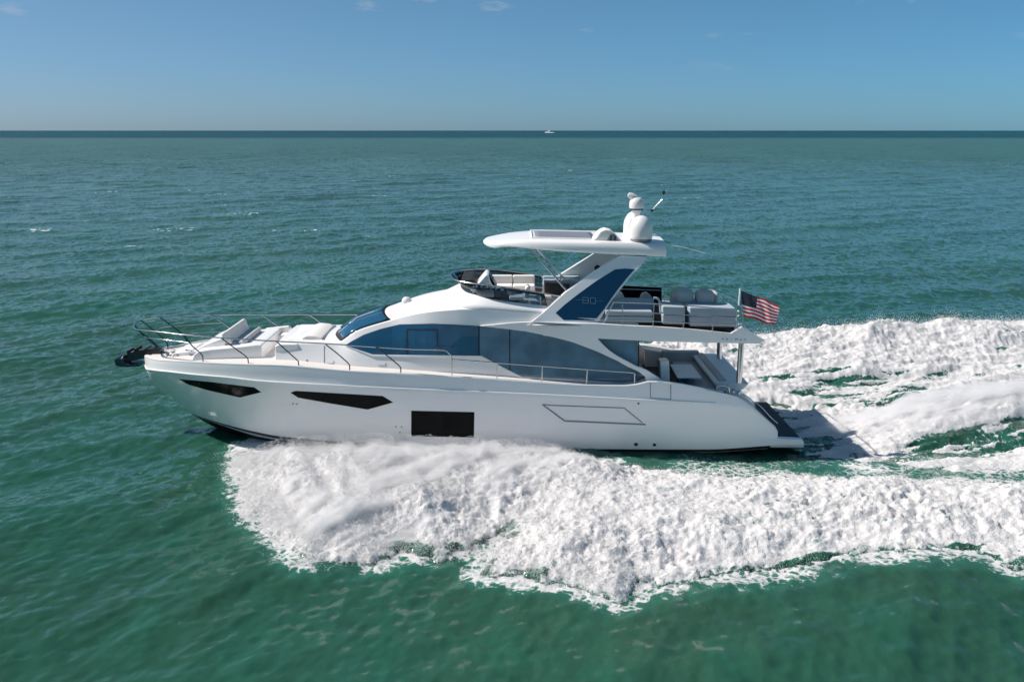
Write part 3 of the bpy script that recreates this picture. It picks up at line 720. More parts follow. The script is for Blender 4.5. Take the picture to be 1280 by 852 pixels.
def wp(name, pts, m, off=.032, thick=.06, parent=None, step=14, mirror=True): return surf_panel(name, pts, wall_y, thick, m, parent or YA, off=off, step=step, mirror=mirror)
wp('window_seal', [(431,431.4),(440,426),(455,418),(476,410.9),(499.6,405.2),(540,404.4),(570,405.6),(598,407.4),(620,409.3),(638,411),(665,413.5),(700,420.5),(740,433.5),(775,449.5),(798,462.5),(809,470),(806,471.5),(788,479),(706,473.5),(652,470.8),(602,444.8),(540,444.4),(466,443.2)], BLACKM, off=.014, thick=.03)
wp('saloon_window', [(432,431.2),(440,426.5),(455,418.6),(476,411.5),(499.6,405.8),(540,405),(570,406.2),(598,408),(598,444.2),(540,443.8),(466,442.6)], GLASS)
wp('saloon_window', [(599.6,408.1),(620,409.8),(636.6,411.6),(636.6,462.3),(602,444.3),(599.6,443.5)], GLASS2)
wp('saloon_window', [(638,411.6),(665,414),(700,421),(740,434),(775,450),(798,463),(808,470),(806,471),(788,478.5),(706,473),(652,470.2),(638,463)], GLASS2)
for i, q in enumerate(outline([(508.5,442.3),(508.5,411),(546.5,411.4),(546.5,433)], 1.1)): wp('window_inner_frame', q, BLACKM, off=.040+.003*i, thick=.02)
wp('window_lower_frame', [(432,431.5),(466,442.6),(602,444.5),(652,470.4),(706,473.2),(788,478.7),(788,480),(706,474.8),(650.5,472),(601,446),(466,444.3)], GEL, off=.045, thick=.06)
wp('wall_seam', [(405,432),(405.7,432),(405.7,457.5),(405,457.5)], GREYP, off=.012, thick=.02)
wp('wall_vent', [(383,449.5),(384.6,449.5),(384.6,451),(383,451)], BLACKM, off=.014, thick=.02)
for u, v in ((413,453),(478,455.5)): 
    for q in outline([(u-5, v+1), (u+4, v+1.4), (u+4, v-2)], .5): wp('wall_locker_seam', q, GREYP, off=.012, thick=.02)
bh = boxw('aft_bulkhead', XB-.02, XB+.03, -2.2, 2.2, 2.5, 4.35, BLACK, YA, .01)
tubes('bulkhead_post', [[P(797.6,424,-2.28), P(797.8,458,-2.28)]], .035, BLACKM, YA)
boxw('cabin_door_louvre', XB+.04, XB+.12, .9, 2.1, 2.6, 3.6, GREYP, YA, .01)

# fascia, overhang and the strut sweeping down to the side deck
XF = [P(600,408,-2.1).x, P(665,403,-2.2).x, P(720,405,-2.45).x, P(780,408,-2.68).x, 9]
FY = np.array([-2.18, -2.33, -2.48, -2.64, -2.70])
fas_y = lambda x, z: float(pch(np.array(XF, float), FY, x)[0])
surf_panel('flybridge_side', [(600,407.4),(614.5,406.2),(640,403.5),(665,402.2),(720,404.2),(745,404.4),(780,406.8),(816,408.3),(846,410.2),(880,413.2),(914,417),(928,408.5),(942,417),(956.5,425.6),(949,429.4),(893,428.2),(817,426.4),(780,424.6),(747,423),
   (754,431),(762,438.4),(771,444.5),(782,450.5),(795,457.6),(808,462.5),(822,471),(830,478),(808,477),(806,470),(797,463.5),(785,458.5),(772,451),(746,439),(716,427.6),(695,422),(678,418.2),(658,414.2),(637.8,411.6),(614,409)],
   fas_y, .14, GEL, YA, mirror=True, step=5)
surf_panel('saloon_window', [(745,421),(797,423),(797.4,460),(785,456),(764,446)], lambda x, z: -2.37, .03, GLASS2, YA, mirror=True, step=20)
ZF = P(780,408,-2.6).z; ZB_ = P(780,424.5,-2.6).z
xf0 = P(690,404,-2.4).x
def ztop(x): return float(np.interp(x, [P(720,404.7,-2.5).x, P(816,408.5,-2.7).x, P(914,417,-2.7).x, 9], [P(720,404.7,-2.5).z, P(816,408.5,-2.7).z, P(914,417,-2.7).z, P(930,419,-2.7).z]))
def zbot(x): return float(np.interp(x, [P(747,423,-2.6).x, P(893,428,-2.7).x, 9], [P(747,423,-2.6).z, P(893,428,-2.7).z, P(893,428,-2.7).z-.02]))
V = []; F = []
sx_ = np.linspace(P(640,400,-2).x, P(945,425,-2.6).x, 14)
for x in sx_:
    b = min(-fas_y(x, 0)-.12, 2.56); zt = ztop(x)-.06; zb = zbot(x)+.02
    b2 = b if x < sx_[-3] else b*.97
    V += [(x, -b2, zb), (x, -b2, zt), (x, b2, zt), (x, b2, zb)]
for i in range(len(sx_)-1):
    for k in range(4): F.append([i*4+k, i*4+(k+1) % 4, (i+1)*4+(k+1) % 4, (i+1)*4+k])
F += [[0, 1, 2, 3], [len(V)-4, len(V)-1, len(V)-2, len(V)-3]]
mesh('flybridge_deck', V, F, GEL, YA)
rows = [[Vector((x, t, ztop(x)-.05)) for t in np.linspace(-2.5, 2.5, 3)] for x in np.linspace(P(665,400,-2).x, P(925,420,-2.6).x, 8)]
grid_mesh('flybridge_floor', rows, BROWN, YA, solid=.008)
# builder's lettering on the overhang
def text(name, s, u, v, h, Y, m, sx=1, rot=0):
    c = bpy.data.curves.new(name, 'FONT'); c.body = s; c.size = h; c.extrude = .002; c.space_character = 1.5
    o = bpy.data.objects.new(name, c); C.objects.link(o); dg = bpy.context.evaluated_depsgraph_get()
    me = bpy.data.meshes.new_from_object(o.evaluated_get(dg)); bpy.data.objects.remove(o)
    me.materials.clear(); me.materials.append(m)
    o = bpy.data.objects.new(name, me); C.objects.link(o); o.parent = YA
    me.transform(Matrix.Translation(P(u, v, Y)) @ Matrix.Rotation(rot, 4, 'Y') @ Matrix.Rotation(R(90), 4, 'X') @ Matrix.Scale(sx, 4, (1, 0, 0))); return o
for i, ch in enumerate('AZIMUT'): text('letter', ch, 902+5.6*i, 424.4+.25*i, .085, -2.712, BLACKM, 1.35, R(2))

# ------------------------------------------------------------------ flybridge coaming, windscreen and rails
def ucurve(near, n=64):
    pn = [P(*p) for p in near]; full = pn+[Vector((q.x, -q.y, q.z)) for q in reversed(pn[:-1])]
    sm = smoothpath(full, 12); d = [0]
    for a, b in zip(sm, sm[1:]): d.append(d[-1]+(b-a).length)
    out = []
    for t in np.linspace(0, d[-1], n):
        k = min(np.searchsorted(d, t), len(sm)-1); k = max(k, 1); f = (t-d[k-1])/max(d[k]-d[k-1], 1e-6); out.append(sm[k-1].lerp(sm[k], f))
    return out
base = ucurve([(745,400,-2.34),(700,394.5,-2.24),(673,391.8,-2.15),(640,389.8,-2.11),(610,387.6,-2.06),(586,386.6,-2.0),(562,387,-1.75),(549,381,-1.1),(543,375,-.5),(541,371,0)])
rim = ucurve([(745,387,-2.05),(700,384.5,-1.98),(682,382.5,-1.93),(650,379,-1.9),(625,376,-1.84),(602,371.5,-1.66),(589,365.5,-1.3),(581,358.5,-.7),(578.5,353,0)])
inn = [Vector((q.x+.06, q.y*.95, q.z-.02)) for q in rim]
bot = [Vector((q.x+.12, q.y*.93, q.z-.75)) for q in rim]
mid = [a.lerp(b, .5)+Vector((0, 0, .0)) for a, b in zip(base, rim)]
grid_mesh('flybridge_coaming', [base, mid, rim, inn], GEL, YA, solid=-.01, auto=45)
grid_mesh('coaming_lining', [inn, bot], BROWN, YA, auto=45)
low_g = [q+Vector((0, 0, .01)) for q in rim]
topr = ucurve([(745,374.5,-2.0),(701,370,-1.95),(669.5,364.6,-1.92),(633.5,359.2,-1.88),(600,355,-1.76),(583,353,-1.5),(570,350,-1.15),(564.5,346,-.6),(564,340.5,0)])
keep = slice(9, 55)
grid_mesh('flybridge_windscreen', [low_g[keep], [a.lerp(b, .97) for a, b in zip(low_g, topr)][keep]], CLEAR, YA, solid=.012, auto=60)
tubes('windscreen_rail', [topr], .022, STEEL, YA)
# dash cover and helm
zf = P(700,392,0).z
prism('helm_console', [(591,372),(593,360),(600,351),(607,343),(611,345),(612,350),(618,372)], -1.2, .1, GEL, YA, .06, 3)
prism('helm_screen', [(609,343.5),(612,344),(621,359),(618.5,361)], -.9, .0, BLACK, YA, .01)
lathe('steering_wheel', [(.16, -.02), (.19, -.01), (.19, .01), (.16, .02)], P(601,342,.3), BLACKM, YA, 20)
prism('dash_cover', [(575,351),(590,349),(596,353),(596,366),(585,362)], -.9, 1.2, BLACKM, YA, .05, 3)
for dy in (-1.05, -.15):
    c = P(646, 372, dy); 
    t = thing('helm_seat', 'white helm chair on flybridge nearer the camera' if dy < -.5 else 'white helm chair on flybridge farther from the camera', 'seat', (c.x, c.y, c.z-.45), 'helm chairs on the flybridge')
    boxw('seat', c.x-.28, c.x+.25, dy-.27, dy+.27, c.z-.05, c.z+.08, CUSHW, t, .05, 3)
    prism('backrest', [(655,372),(657,360),(660,357),(663,360),(661,374)], dy-.25, dy+.25, CUSHW, t, .04, 3)
    tubes('pedestal', [[(c.x, dy, c.z-.6), (c.x, dy, c.z)]], .06, BLACKM, t)
    boxw('armrest', c.x-.2, c.x+.2, dy-.34, dy-.28, c.z+.2, c.z+.26, GREYP, t, .02)
def sofa_far(name, label, u0, u1, vt, vs, vb, Y0, Y1, m, group=None):
    a = P(u0, vt, Y1); t = thing(name, label, 'sofa', (a.x, Y0, P(u0, vb, Y0).z), group)
    xa, xb = P(u0, vs, Y0).x, P(u1, vs, Y0).x; zs = P(u0, vs, Y0).z; zb = P(u0, vb, Y0).z; zt = P(u0, vt, Y1-.2).z
    xm = (xa+xb)/2
    boxw('sofa_base', xa, xb, Y0+.03, Y1, zb-.5, zs-.14, m, t, .03)
    for p, q in ((xa, xm-.01), (xm+.01, xb)):
        boxw('seat_cushion', p, q, Y0, Y1-.25, zs-.14, zs, m, t, .05, 3)
        boxw('back_cushion', p, q, Y1-.25, Y1, zs-.05, zt, m, t, .05, 3)
    return t
sofa_far('flybridge_sofa', 'long cream sofa under the far windscreen of the flybridge', 613, 669, 344, 357, 364, .75, 1.6, CUSHW)
sofa_far('flybridge_sofa', 'pale blue grey sofa beside the far hardtop leg', 679, 725, 345, 350, 372, 1.2, 1.75, CUSHB)
t = thing('bar_cabinet', 'dark brown bar cabinet in the middle of the flybridge', 'cabinet', tuple(P(692,372,.9)))
prism('cabinet_body', [(681,353),(712,355),(712,372),(681,371)], .9, 1.18, BROWN, t, .02)
prism('cabinet_top', [(680,351.2),(713,353.2),(713,355),(680,353)], .86, 1.18, GREYP, t, .01)
t = thing('ottoman', 'small grey padded ottoman inside the near flybridge coaming', 'ottoman', tuple(P(682,382,-1.4)))
prism('padded_top', [(675,369),(690,370),(691,374),(675,373)], -1.65, -1.1, CUSH, t, .05, 3)
prism('padded_body', [(675,373.2),(691,374.2),(690,388),(676,388)], -1.63, -1.12, CUSH, t, .04, 3)
t = thing('wet_bar', 'low dark console with steel fittings behind the helm', 'bar', tuple(P(632,380,-.8)))
prism('bar_body', [(603,366),(648,371),(646,388),(606,382)], -.95, -.3, BLACKM, t, .02)
prism('bar_top', [(602,364.5),(649,369.5),(649,371.2),(602,366.2)], -1.0, -.25, GREYP, t, .01)
tubes('tap', [smoothpath([P(634,368,-.6), P(634,362,-.6), P(637,360,-.6), P(639,363,-.6)], 4)], .018, STEEL, t)

# ------------------------------------------------------------------ hardtop and its legs
ht = line([(609,304,-1.0),(622,303,-1.4),(639,302,-1.62),(664,301.3,-1.72),(725,303,-1.75),(787.5,304,-1.75),(833.4,305.5,-1.68)])
hb = line([(609.8,305.6,-1.0),(622,307.2,-1.4),(639,309.2,-1.55),(697.7,314,-1.6),(775.8,318.9,-1.6),(832.4,320.8,-1.5)])
xn = P(604,301.5,0).x; xe = float(ht[-1, 0]); zn = P(604,301.8,0).z
sxs = np.concatenate([xn+np.array([0, .02, .06, .12, .2, .32, .48, .7, .95, 1.3, 1.7, 2.2]), np.linspace(xn+2.7, xe, 18)])
def hts(x):
    s = x-xn; w = 1.78*(1-(1-min(s/3.0, 1))**2.4)**.48 if s < 3 else 1.78-.1*(x-xn-3)/(xe-xn-3)
    zt = float(np.interp(x, np.r_[xn, xn+.12, xn+.4, ht[2:, 0]], np.r_[zn+.03, zn+.09, zn+.12, ht[2:, 2]])); zb = float(np.interp(x, np.r_[xn, xn+.12, xn+.4, hb[2:, 0]], np.r_[zn-.03, zn-.09, zn-.13, hb[2:, 2]]))
    return w, zt, zb
rows = []
for x in sxs:
    w, zt, zb = hts(x); th = zt-zb; r = []
    crown = .10*min(1, (x-xn)/2)
    for t in np.linspace(-1, 1, 17): 
        r.append(Vector((x, .93*w*t, zt+crown*(1-t*t))))
    r += [Vector((x, w*.965, zt-th*.15)), Vector((x, w*.992, zt-th*.45)), Vector((x, w, zb+th*.25)), Vector((x, w*.975, zb+th*.06)), Vector((x, w*.90, zb))]
    r += [Vector((x, 0, zb+.03)), Vector((x, -w*.90, zb)), Vector((x, -w*.975, zb+th*.06)), Vector((x, -w, zb+th*.25)), Vector((x, -w*.992, zt-th*.45)), Vector((x, -w*.965, zt-th*.15))]
    rows.append(r)
n_ = len(rows[0]); V = [q for r in rows for q in r]; F = []
for i in range(len(rows)-1):
    for k in range(n_): F.append([i*n_+k, i*n_+(k+1) % n_, (i+1)*n_+(k+1) % n_, (i+1)*n_+k])
F.append(list(range(n_))); F.append([(len(rows)-1)*n_+k for k in range(n_)][::-1])
hard = mesh('hardtop', V, F, GEL, YA, smooth=True, auto=38)
def hz_(x, y): w, zt, zb = hts(x); c = .10*min(1, (x-xn)/2); return zt+c*(1-min(1, (y/(.93*w))**2))
sa, sb = P(668,298,0).x, P(740,298,0).x
rows = [[Vector((x, y, hz_(x, y)+.012)) for y in np.linspace(-1.05, 1.05, 9)] for x in np.linspace(sa, sb, 12)]
grid_mesh('sunroof', rows, GREYP, YA, solid=.01)
fr_ = []
for (xa, ya, xb, yb) in ((sa-.12, -1.2, sb+.3, -1.2), (sa-.12, 1.2, sb+.3, 1.2), (sa-.12, -1.2, sa-.12, 1.2), (sb+.3, -1.2, sb+.3, 1.2)):
    fr_.append([Vector((xa+(xb-xa)*t, ya+(yb-ya)*t, hz_(xa+(xb-xa)*t, ya+(yb-ya)*t)+.02)) for t in np.linspace(0, 1, 9)])
tubes('sunroof_frame', fr_, .028, GEL, YA, 8)
prism('canvas_cover', [(738,302),(745,296),(750,289),(757,286.5),(764,288),(771,294),(779,303)], -1.35, -.6, CUSHW, YA, .08, 3)
prism('canvas_opening', [(757,303.5),(763,293),(768,292),(775,303.5)], -1.362, -1.3, GREYP, YA, .01)
for u in (762, 767): prism('canvas_slot', [(u,303),(u+1.5,294.5),(u+3,294.5),(u+2.2,303)], -1.37, -1.33, BLACKM, YA, 0)
prism('hardtop_riser', [(776,304),(780,299.5),(820,298.5),(830,304.5)], .2, 1.1, GEL, YA, .05, 3)
# legs
def legpts(): return [(659,407),(680,390),(707.5,365),(734,346.5),(759,329.5),(776,319),(810,321),(803,330),(790,344),(778.6,358),(765,375),(744.5,407)]
def leg_y(s):
    def f(x, z): t = min(max((z-ZF)/(7.1-ZF), 0), 1); return -(2.36-.66*t)
    return f
surf_panel('hardtop_leg', legpts(), leg_y(1), .26, GEL, YA, mirror=True, step=14)
surf_panel('leg_glass_panel', [(694.5,391),(705.5,381),(722,368),(745.7,350.8),(768.7,336.8),(781,335.6),(793.4,336.2),(786,344.5),(775,358),(764,373),(755,386.5),(743.3,400.6),(704.6,399.8)], leg_y(1), .03, BLUEP, YA, off=.008, mirror=True, step=14)
for q in outline([(719,374.6),(727,374.7)], .45)+outline([(745.5,376.2),(754,376.3)], .45)+outline([(728.5,371.5),(735.5,371.8),(735.5,379),(728.5,378.7),(728.5,371.5)], .75)+outline([(728.5,375),(735.5,375.4)], .75)+outline([(738,372),(744.5,372.3),(744.5,379.4),(738,379.1),(738,372)], .75):
    surf_panel('model_number', q, leg_y(1), .01, STEEL, YA, off=.014)
def spk(u, v, Y): lathe('leg_speaker', [(.0, 0), (.13, .0), (.13, .02), (.0, .02)], (0, 0, 0), BLACKM, None, 16)
q = P(746.5, 334.5, 1.55); sp = lathe('speaker', [(.001, 0), (.11, 0), (.12, .03), (.001, .04)], (0, 0, 0), BLACKM, YA, 18); sp.location = (q.x, 1.50, q.z); sp.rotation_euler = (R(90), 0, 0)
# steel struts
tubes('hardtop_strut', [[P(664,311,-1.45), P(712,367.5,-1.85)]], .04, STEEL, YA)
tubes('hardtop_strut', [[P(671.5,311,1.2), P(704,347,1.6)]], .04, STEEL, YA)

# ------------------------------------------------------------------ mast gear on the hardtop
def dome(u, vb, vt, rpx, Y):
    b = P(u, vb, Y); t = P(u, vt, Y); r = (P(u+rpx, vb, Y)-b).x; h = t.z-b.z
    prof = [(.001, .12*h), (r*.93, .12*h), (r*.975, .16*h), (r, .24*h), (r*1.0, .42*h)]
    for k in range(1, 13): a = k/12*math.pi/2; prof.append((max(r*math.cos(a), .002), .42*h+.58*h*math.sin(a)))
    lathe('satellite_dome', prof, b, DOME, YA, 36)
    lathe('dome_base_ring', [(.001, -.02), (r*.80, -.02), (r*.84, .02*h), (r*.92, .06*h), (r*.92, .122*h), (.001, .122*h)], b, GREYP, YA, 32)
dome(800.8, 301.6, 269.3, 14.6, -1.2)
dome(791.5, 296.5, 264, 12.6, .5)
b = P(795.5, 262, .2); k_ = (P(796.5, 262, .2)-b).x
lathe('mast', [(.001, -1.0), (k_*5.5, -1.0), (k_*4.5, -.2), (k_*6, -.05), (k_*6, 0), (.001, 0)], b, GEL, YA, 20)
lathe('mast_ring', [(.001, -.0), (k_*8.3, .0), (k_*8.3, .05), (.001, .05)], b, BLACKM, YA, 24)
lathe('searchlight', [(.001, .05), (k_*8.6, .05), (k_*9.2, .14), (k_*8.8, .30), (k_*6.5, .41), (k_*4, .45), (.001, .46)], b, DOME, YA, 24)
hn = lathe('camera_head', [(.001, -.22), (.09, -.21), (.12, -.1), (.12, .1), (.08, .22), (.001, .24)], (0, 0, 0), DOME, YA, 20)
q = P(792, 246.5, .2); hn.location = q; hn.rotation_euler = (0, R(-62), 0)
tubes('mast_light', [[P(803, 255, .1), P(803, 249.5, .1)]], .04, DOME, YA)
tubes('antenna_arm', [[P(806, 268.5, .2), P(815, 263, .2), P(827.5, 249.5, .2)], [P(827.5, 249.5, .2), P(829.3, 241, .2)]], .022, STEEL, YA)
tubes('antenna_tip', [[P(829.2, 243, .2), P(829.8, 238.5, .2)]], .05, BLACKM, YA)
tubes('antenna_clamp', [[P(814, 264.5, .2), P(816.5, 261.8, .2)]], .05, BLACKM, YA)
tubes('whip_antenna', [smoothpath([P(833, 305.5, -1.2), P(856, 309.5, -1.2), P(882, 316.5, -1.2)], 4)], .010, GEL, YA, 5)
lathe('horn_dome', [(.001, -.1), (.10, -.1), (.10, 0), (.16, .02), (.19, .09), (.17, .18), (.10, .25), (.001, .27)], P(508.5, 379.5, -.2), DOME, YA, 20)

# ------------------------------------------------------------------ aft flybridge: rails, sofas, wind screen
tr = [P(767,377.4,-2.62), P(818,379.2,-2.64), P(855,381.6,-2.64), P(893,384.8,-2.64), P(921,386.5,-2.6)]
fr = [P(827,359,2.3), P(889,361,2.3)]
tubes('flybridge_rail', [tr, [tr[-1], P(923,382,-2.4)], [P(827,359,2.3), P(860,359.8,2.3), P(889,361,2.3), P(905,368.6,.4), P(921,377,-1.6), P(928,384,-2.45)]], .02, STEEL, YA)
tubes('flybridge_rail', [[P(760,389,-2.63), P(816,391,-2.64), P(921,397,-2.6)], [P(756,400.3,-2.63), P(816,401.5,-2.64), P(921,406.5,-2.6)]], .013, STEEL, YA)
for a, b in (((767,377.4),(753.5,403.5)), ((778,377.8),(778,406)), ((817.5,379),(816,408)), ((855.5,381.6),(854,410.5)), ((891.5,384.6),(890.5,414)), ((921,386),(922,411)), ((928.5,384),(929,409))):
    tubes('stanchion', [[P(*a, -2.62), P(*b, -2.62)]], .02, STEEL, YA)
for a, b, Y in (((827,359),(827,382),2.3), ((831,359),(831,382),2.3), ((860,360),(860,384),2.3), ((889,361),(889,386),2.3), ((905,368.6),(905,392),.4), ((914,373),(914,396),-.8)):
    tubes('stanchion', [[P(*a, Y), P(*b, Y)]], .018, STEEL, YA)
for k, v in enumerate((388.5, 394.5, 404.8)):
    tubes('flybridge_rail', [[P(911, v, -1.9), P(924, v+.3, -2.5)]], .03, GEL, YA)
prism('wind_screen', [(772,356.5),(827,359.5),(827,382),(772,380)], 2.22, 2.26, BLACK, YA, .01)
tubes('wind_screen_rail', [[P(772,361,2.1), P(826,363,2.1)]], .02, STEEL, YA)
def fsofa(label, u0, u1, vt, vb, back, Y0, Y1, mb, mw, backs=True):
    t = thing('deck_sofa', label, 'sofa', tuple(P((u0+u1)/2, vb+3, Y0)), 'sofas on the aft flybridge')
    prism('plinth', [(u0+2, vb), (u1-2, vb+1), (u1-2, vb+4), (u0+2, vb+3)], Y0+.1, Y1-.1, BLACKM, t, 0)
    h = vb-vt
    prism('sofa_base', [(u0, vt+h*.45), (u1, vt+h*.45+1), (u1, vb+1), (u0, vb)], Y0, Y1, mw, t, .05, 3)
    prism('seat_cushion', [(u0, vt), (u1, vt+1), (u1, vt+h*.45+.7), (u0, vt+h*.45-.3)], Y0, Y1, mb, t, .05, 3)
    return t
t = fsofa('wide blue grey sofa just behind the hardtop leg', 757, 816, 388, 402.5, 0, -2.35, -1.35, CUSHB, WICK)
prism('backrest', [(762,372.5),(818,374),(818,389),(758,388)], -1.6, -1.35, CUSHB, t, .06, 3)
t2 = thing('deck_armchair', 'dark armchair with rounded back standing behind the blue grey sofa', 'armchair', tuple(P(822,404,-1.9)))
prism('seat', [(817,392),(826,392),(826,406),(817,406)], -2.2, -1.5, BLACKM, t2, .04, 3)
tubes('armrest', [smoothpath([P(817,372,-2.1), P(823,374,-2.1), P(825.5,383,-2.1), P(826,405,-2.1)], 5)], .04, CUSHB, t2)
fsofa('square grey lounger module in the middle of the aft flybridge', 828, 856.5, 382.5, 405, 0, -2.4, -1.5, CUSHB, WICK)
t3 = fsofa('long grey lounger module at the aft end of the flybridge', 862, 920, 384, 408, 0, -2.4, -1.45, CUSHB, WICK)
def poly_pil(name, u, v, w, h, Y0, Y1, label):
    c = P(u, v, (Y0+Y1)/2); rx = w*.5*(P(u+1, v, Y0)-P(u, v, Y0)).x; rz_ = h*.5*rx/(w*.5)
    V = []; F = []; nu, nv = 20, 12; ry = (Y1-Y0)/2
    for j in range(nv+1):
        ph = -math.pi/2+math.pi*j/nv
        for i in range(nu):
            th = 2*math.pi*i/nu; sg = lambda a, e: math.copysign(abs(a)**e, a)
            V.append((c.x+rx*sg(math.cos(ph), .55)*sg(math.cos(th), .6), c.y+ry*sg(math.cos(ph), .55)*sg(math.sin(th), .6), c.z+rz_*sg(math.sin(ph), .6)))
    for j in range(nv):
        for i in range(nu): F.append([j*nu+i, j*nu+(i+1) % nu, (j+1)*nu+(i+1) % nu, (j+1)*nu+i])
    o = mesh(name, V, F, CUSH, None, smooth=True); tag(o, label, 'cushion', 'rolled cushions on the aft lounger'); return o
poly_pil('bolster_cushion', 855, 370, 22, 18, -1.5, -.9, 'plump grey bolster nearer the bow on the long lounger')
poly_pil('bolster_cushion', 880.5, 370.6, 23, 18.5, -1.5, -.9, 'plump grey bolster nearer the flag on the long lounger')
poly_pil('bolster_cushion', 843, 371, 9, 17, -1.3, -.5, 'narrow dark grey cushion upright left of the two plump bolsters')
poly_pil('bolster_cushion', 892, 371.5, 8, 16, -1.3, -.5, 'narrow grey cushion upright right of the two plump bolsters')
prism('lounger_back', [(843,378.5),(896,380),(899,386),(843,386)], -1.5, -.5, CUSH, t3, .06, 3)
t = thing('deck_chair', 'pale dining chair on far side of the aft flybridge nearer the leg', 'chair', tuple(P(773,392,.8)), 'chairs by the dark wind screen')
prism('backrest', [(768,371.5),(771,366),(778,366.3),(781,372)], .8, 1.2, CUSHW, t, .03); prism('seat', [(767,378),(783,378.5),(783,383),(767,382.5)], .4, 1.0, CUSHW, t, .03)
t = thing('deck_chair', 'pale blue dining chair before the dark wind screen farther aft', 'chair', tuple(P(808,392,.8)), 'chairs by the dark wind screen')
prism('backrest', [(801,373.5),(804,367.5),(809,366.3),(814,370),(817,374)], .8, 1.2, CUSH, t, .03); prism('seat', [(801,379),(818,380),(818,385),(801,384)], .4, 1.0, CUSH, t, .03)

# ------------------------------------------------------------------ cockpit
zc0 = P(846,480,-2.85).z-.75
boxw('cockpit_floor', XB, XE-1.9, -2.6, 2.6, zc0-.05, zc0, DTEAK, YA, 0)
for s in (1, -1):
    rows = []
    for x in np.linspace(XB, P(905,491,-2.7).x, 14):
        b = float(bdeck(x)); z = float(cap.z(x)[0])
        rows.append([Vector((x, -s*b, z)), Vector((x, -s*(b-.22), z)), Vector((x, -s*(b-.24), z-.2)), Vector((x, -s*(b-.26), zc0))])
    grid_mesh('cockpit_side', rows, GEL, YA, auto=40)
prism('far_bulwark', [(806,436),(830,440),(855,445),(885,449.5),(898,452),(898,478),(806,470)], 2.3, 2.45, GEL, YA, .03)
tubes('cockpit_rail', [smoothpath([P(848,446,2.35), P(854,441.5,2.35), P(872,445,2.35), P(884,448,2.35)], 4)], .018, STEEL, YA)
prism('cockpit_cabinet', [(825,452),(836.5,451),(837.5,480),(829,480),(826,477)], -1.9, -1.35, GEL, YA, .03)
tubes('cleat', [[P(832,449.5,-1.2), P(832,446.5,-1.2)], [P(830.5,446.7,-1.2), P(834,446.7,-1.2)]], .03, BLACKM, YA)
t = thing('cockpit_table', 'blue grey folding table in the shaded aft cockpit', 'table', tuple(P(862,485,-1.1)))
V = [P(846.7,471.3,-1.7), P(877.7,471.7,-1.7), P(864.5,455.6,.3), P(837.5,454.8,.3)]
mesh('tabletop', V+[q-Vector((0, 0, .05)) for q in V], [[0, 1, 2, 3], [7, 6, 5, 4], [0, 4, 5, 1], [1, 5, 6, 2], [2, 6, 7, 3], [3, 7, 4, 0]], TABLE, t, bevel=.01)
c = P(861,468,-.9); tubes('table_leg', [[(c.x, -.9, c.z), (c.x, -.9, zc0)]], .06, STEEL, t)
t = thing('cockpit_sofa', 'blue grey upholstered corner sofa across the aft cockpit', 'sofa', tuple(P(900,485,-1)))
a = P(893,478,-2.0); zs = a.z
xb_ = P(905,478,-2.0).x
boxw('seat_base', xb_-1.25, xb_-.1, -2.1, 2.0, zc0, zs-.38, CUSHB, t, .04)
boxw('seat_cushion', xb_-1.2, xb_-.15, -2.1, 2.0, zs-.37, zs-.22, CUSHB, t, .05, 3)
boxw('backrest', xb_-.2, xb_+.1, -2.0, 2.0, zs-.3, zs+.12, CUSHB, t, .06, 3)
boxw('side_backrest', xb_-1.6, xb_-.1, 1.85, 2.15, zs-.4, zs+.2, CUSHB, t, .06, 3)
prism('transom_pad', [(893,480),(896,477.5),(925,477.5),(937,479.5),(930,486),(921,490.5),(899,489)], -2.15, 2.1, TABLE, YA, .06, 3)
prism('transom_block', [(896,489),(922,490.5),(931,495),(944,506),(944,520),(896,520)], -2.35, 2.3, GEL, YA, .03)
tubes('mooring_fairlead', [smoothpath([P(896,492,-2.55), P(897,483,-2.55), P(910,483,-2.55), P(911,491,-2.55)], 5)], .035, STEEL, YA)
for u, v in ((907,491.5),(916,490),(923,492)): lathe('winch', [(.001, 0), (.07, 0), (.05, .05), (.05, .1), (.07, .14), (.001, .15)], P(u, v+1, -2.5), STEEL, YA, 16)
tubes('roof_post', [[P(926.8,429,-2.3), P(923.5,478,-2.3)]], .10, STEEL, YA, 20)
tubes('roof_post', [[P(899.4,427,1.2), P(898.6,453,1.2)]], .10, STEEL, YA, 20)
for s in (1, -1):
    tubes('side_deck_rail', [smoothpath([Vector((P(u, v, -2.78).x, s*-2.78, P(u, v, -2.78).z)) for u, v in ((565,449),(624,453.6),(706,459.5),(760,463.5),(791,466),(793,470),(793,481))], 6)], .022, STEEL, YA)
    for u, v0, v1 in ((622,453.5,474.6),(678,457.6,478.6),(734,461.6,481.6)):
        tubes('stanchion', [[Vector((P(u, v0, -2.78).x, s*-2.78, P(u, v0, -2.78).z)), Vector((P(u-1, v1, -2.78).x, s*-2.78, P(u-1, v1, -2.78).z))]], .022, STEEL, YA)

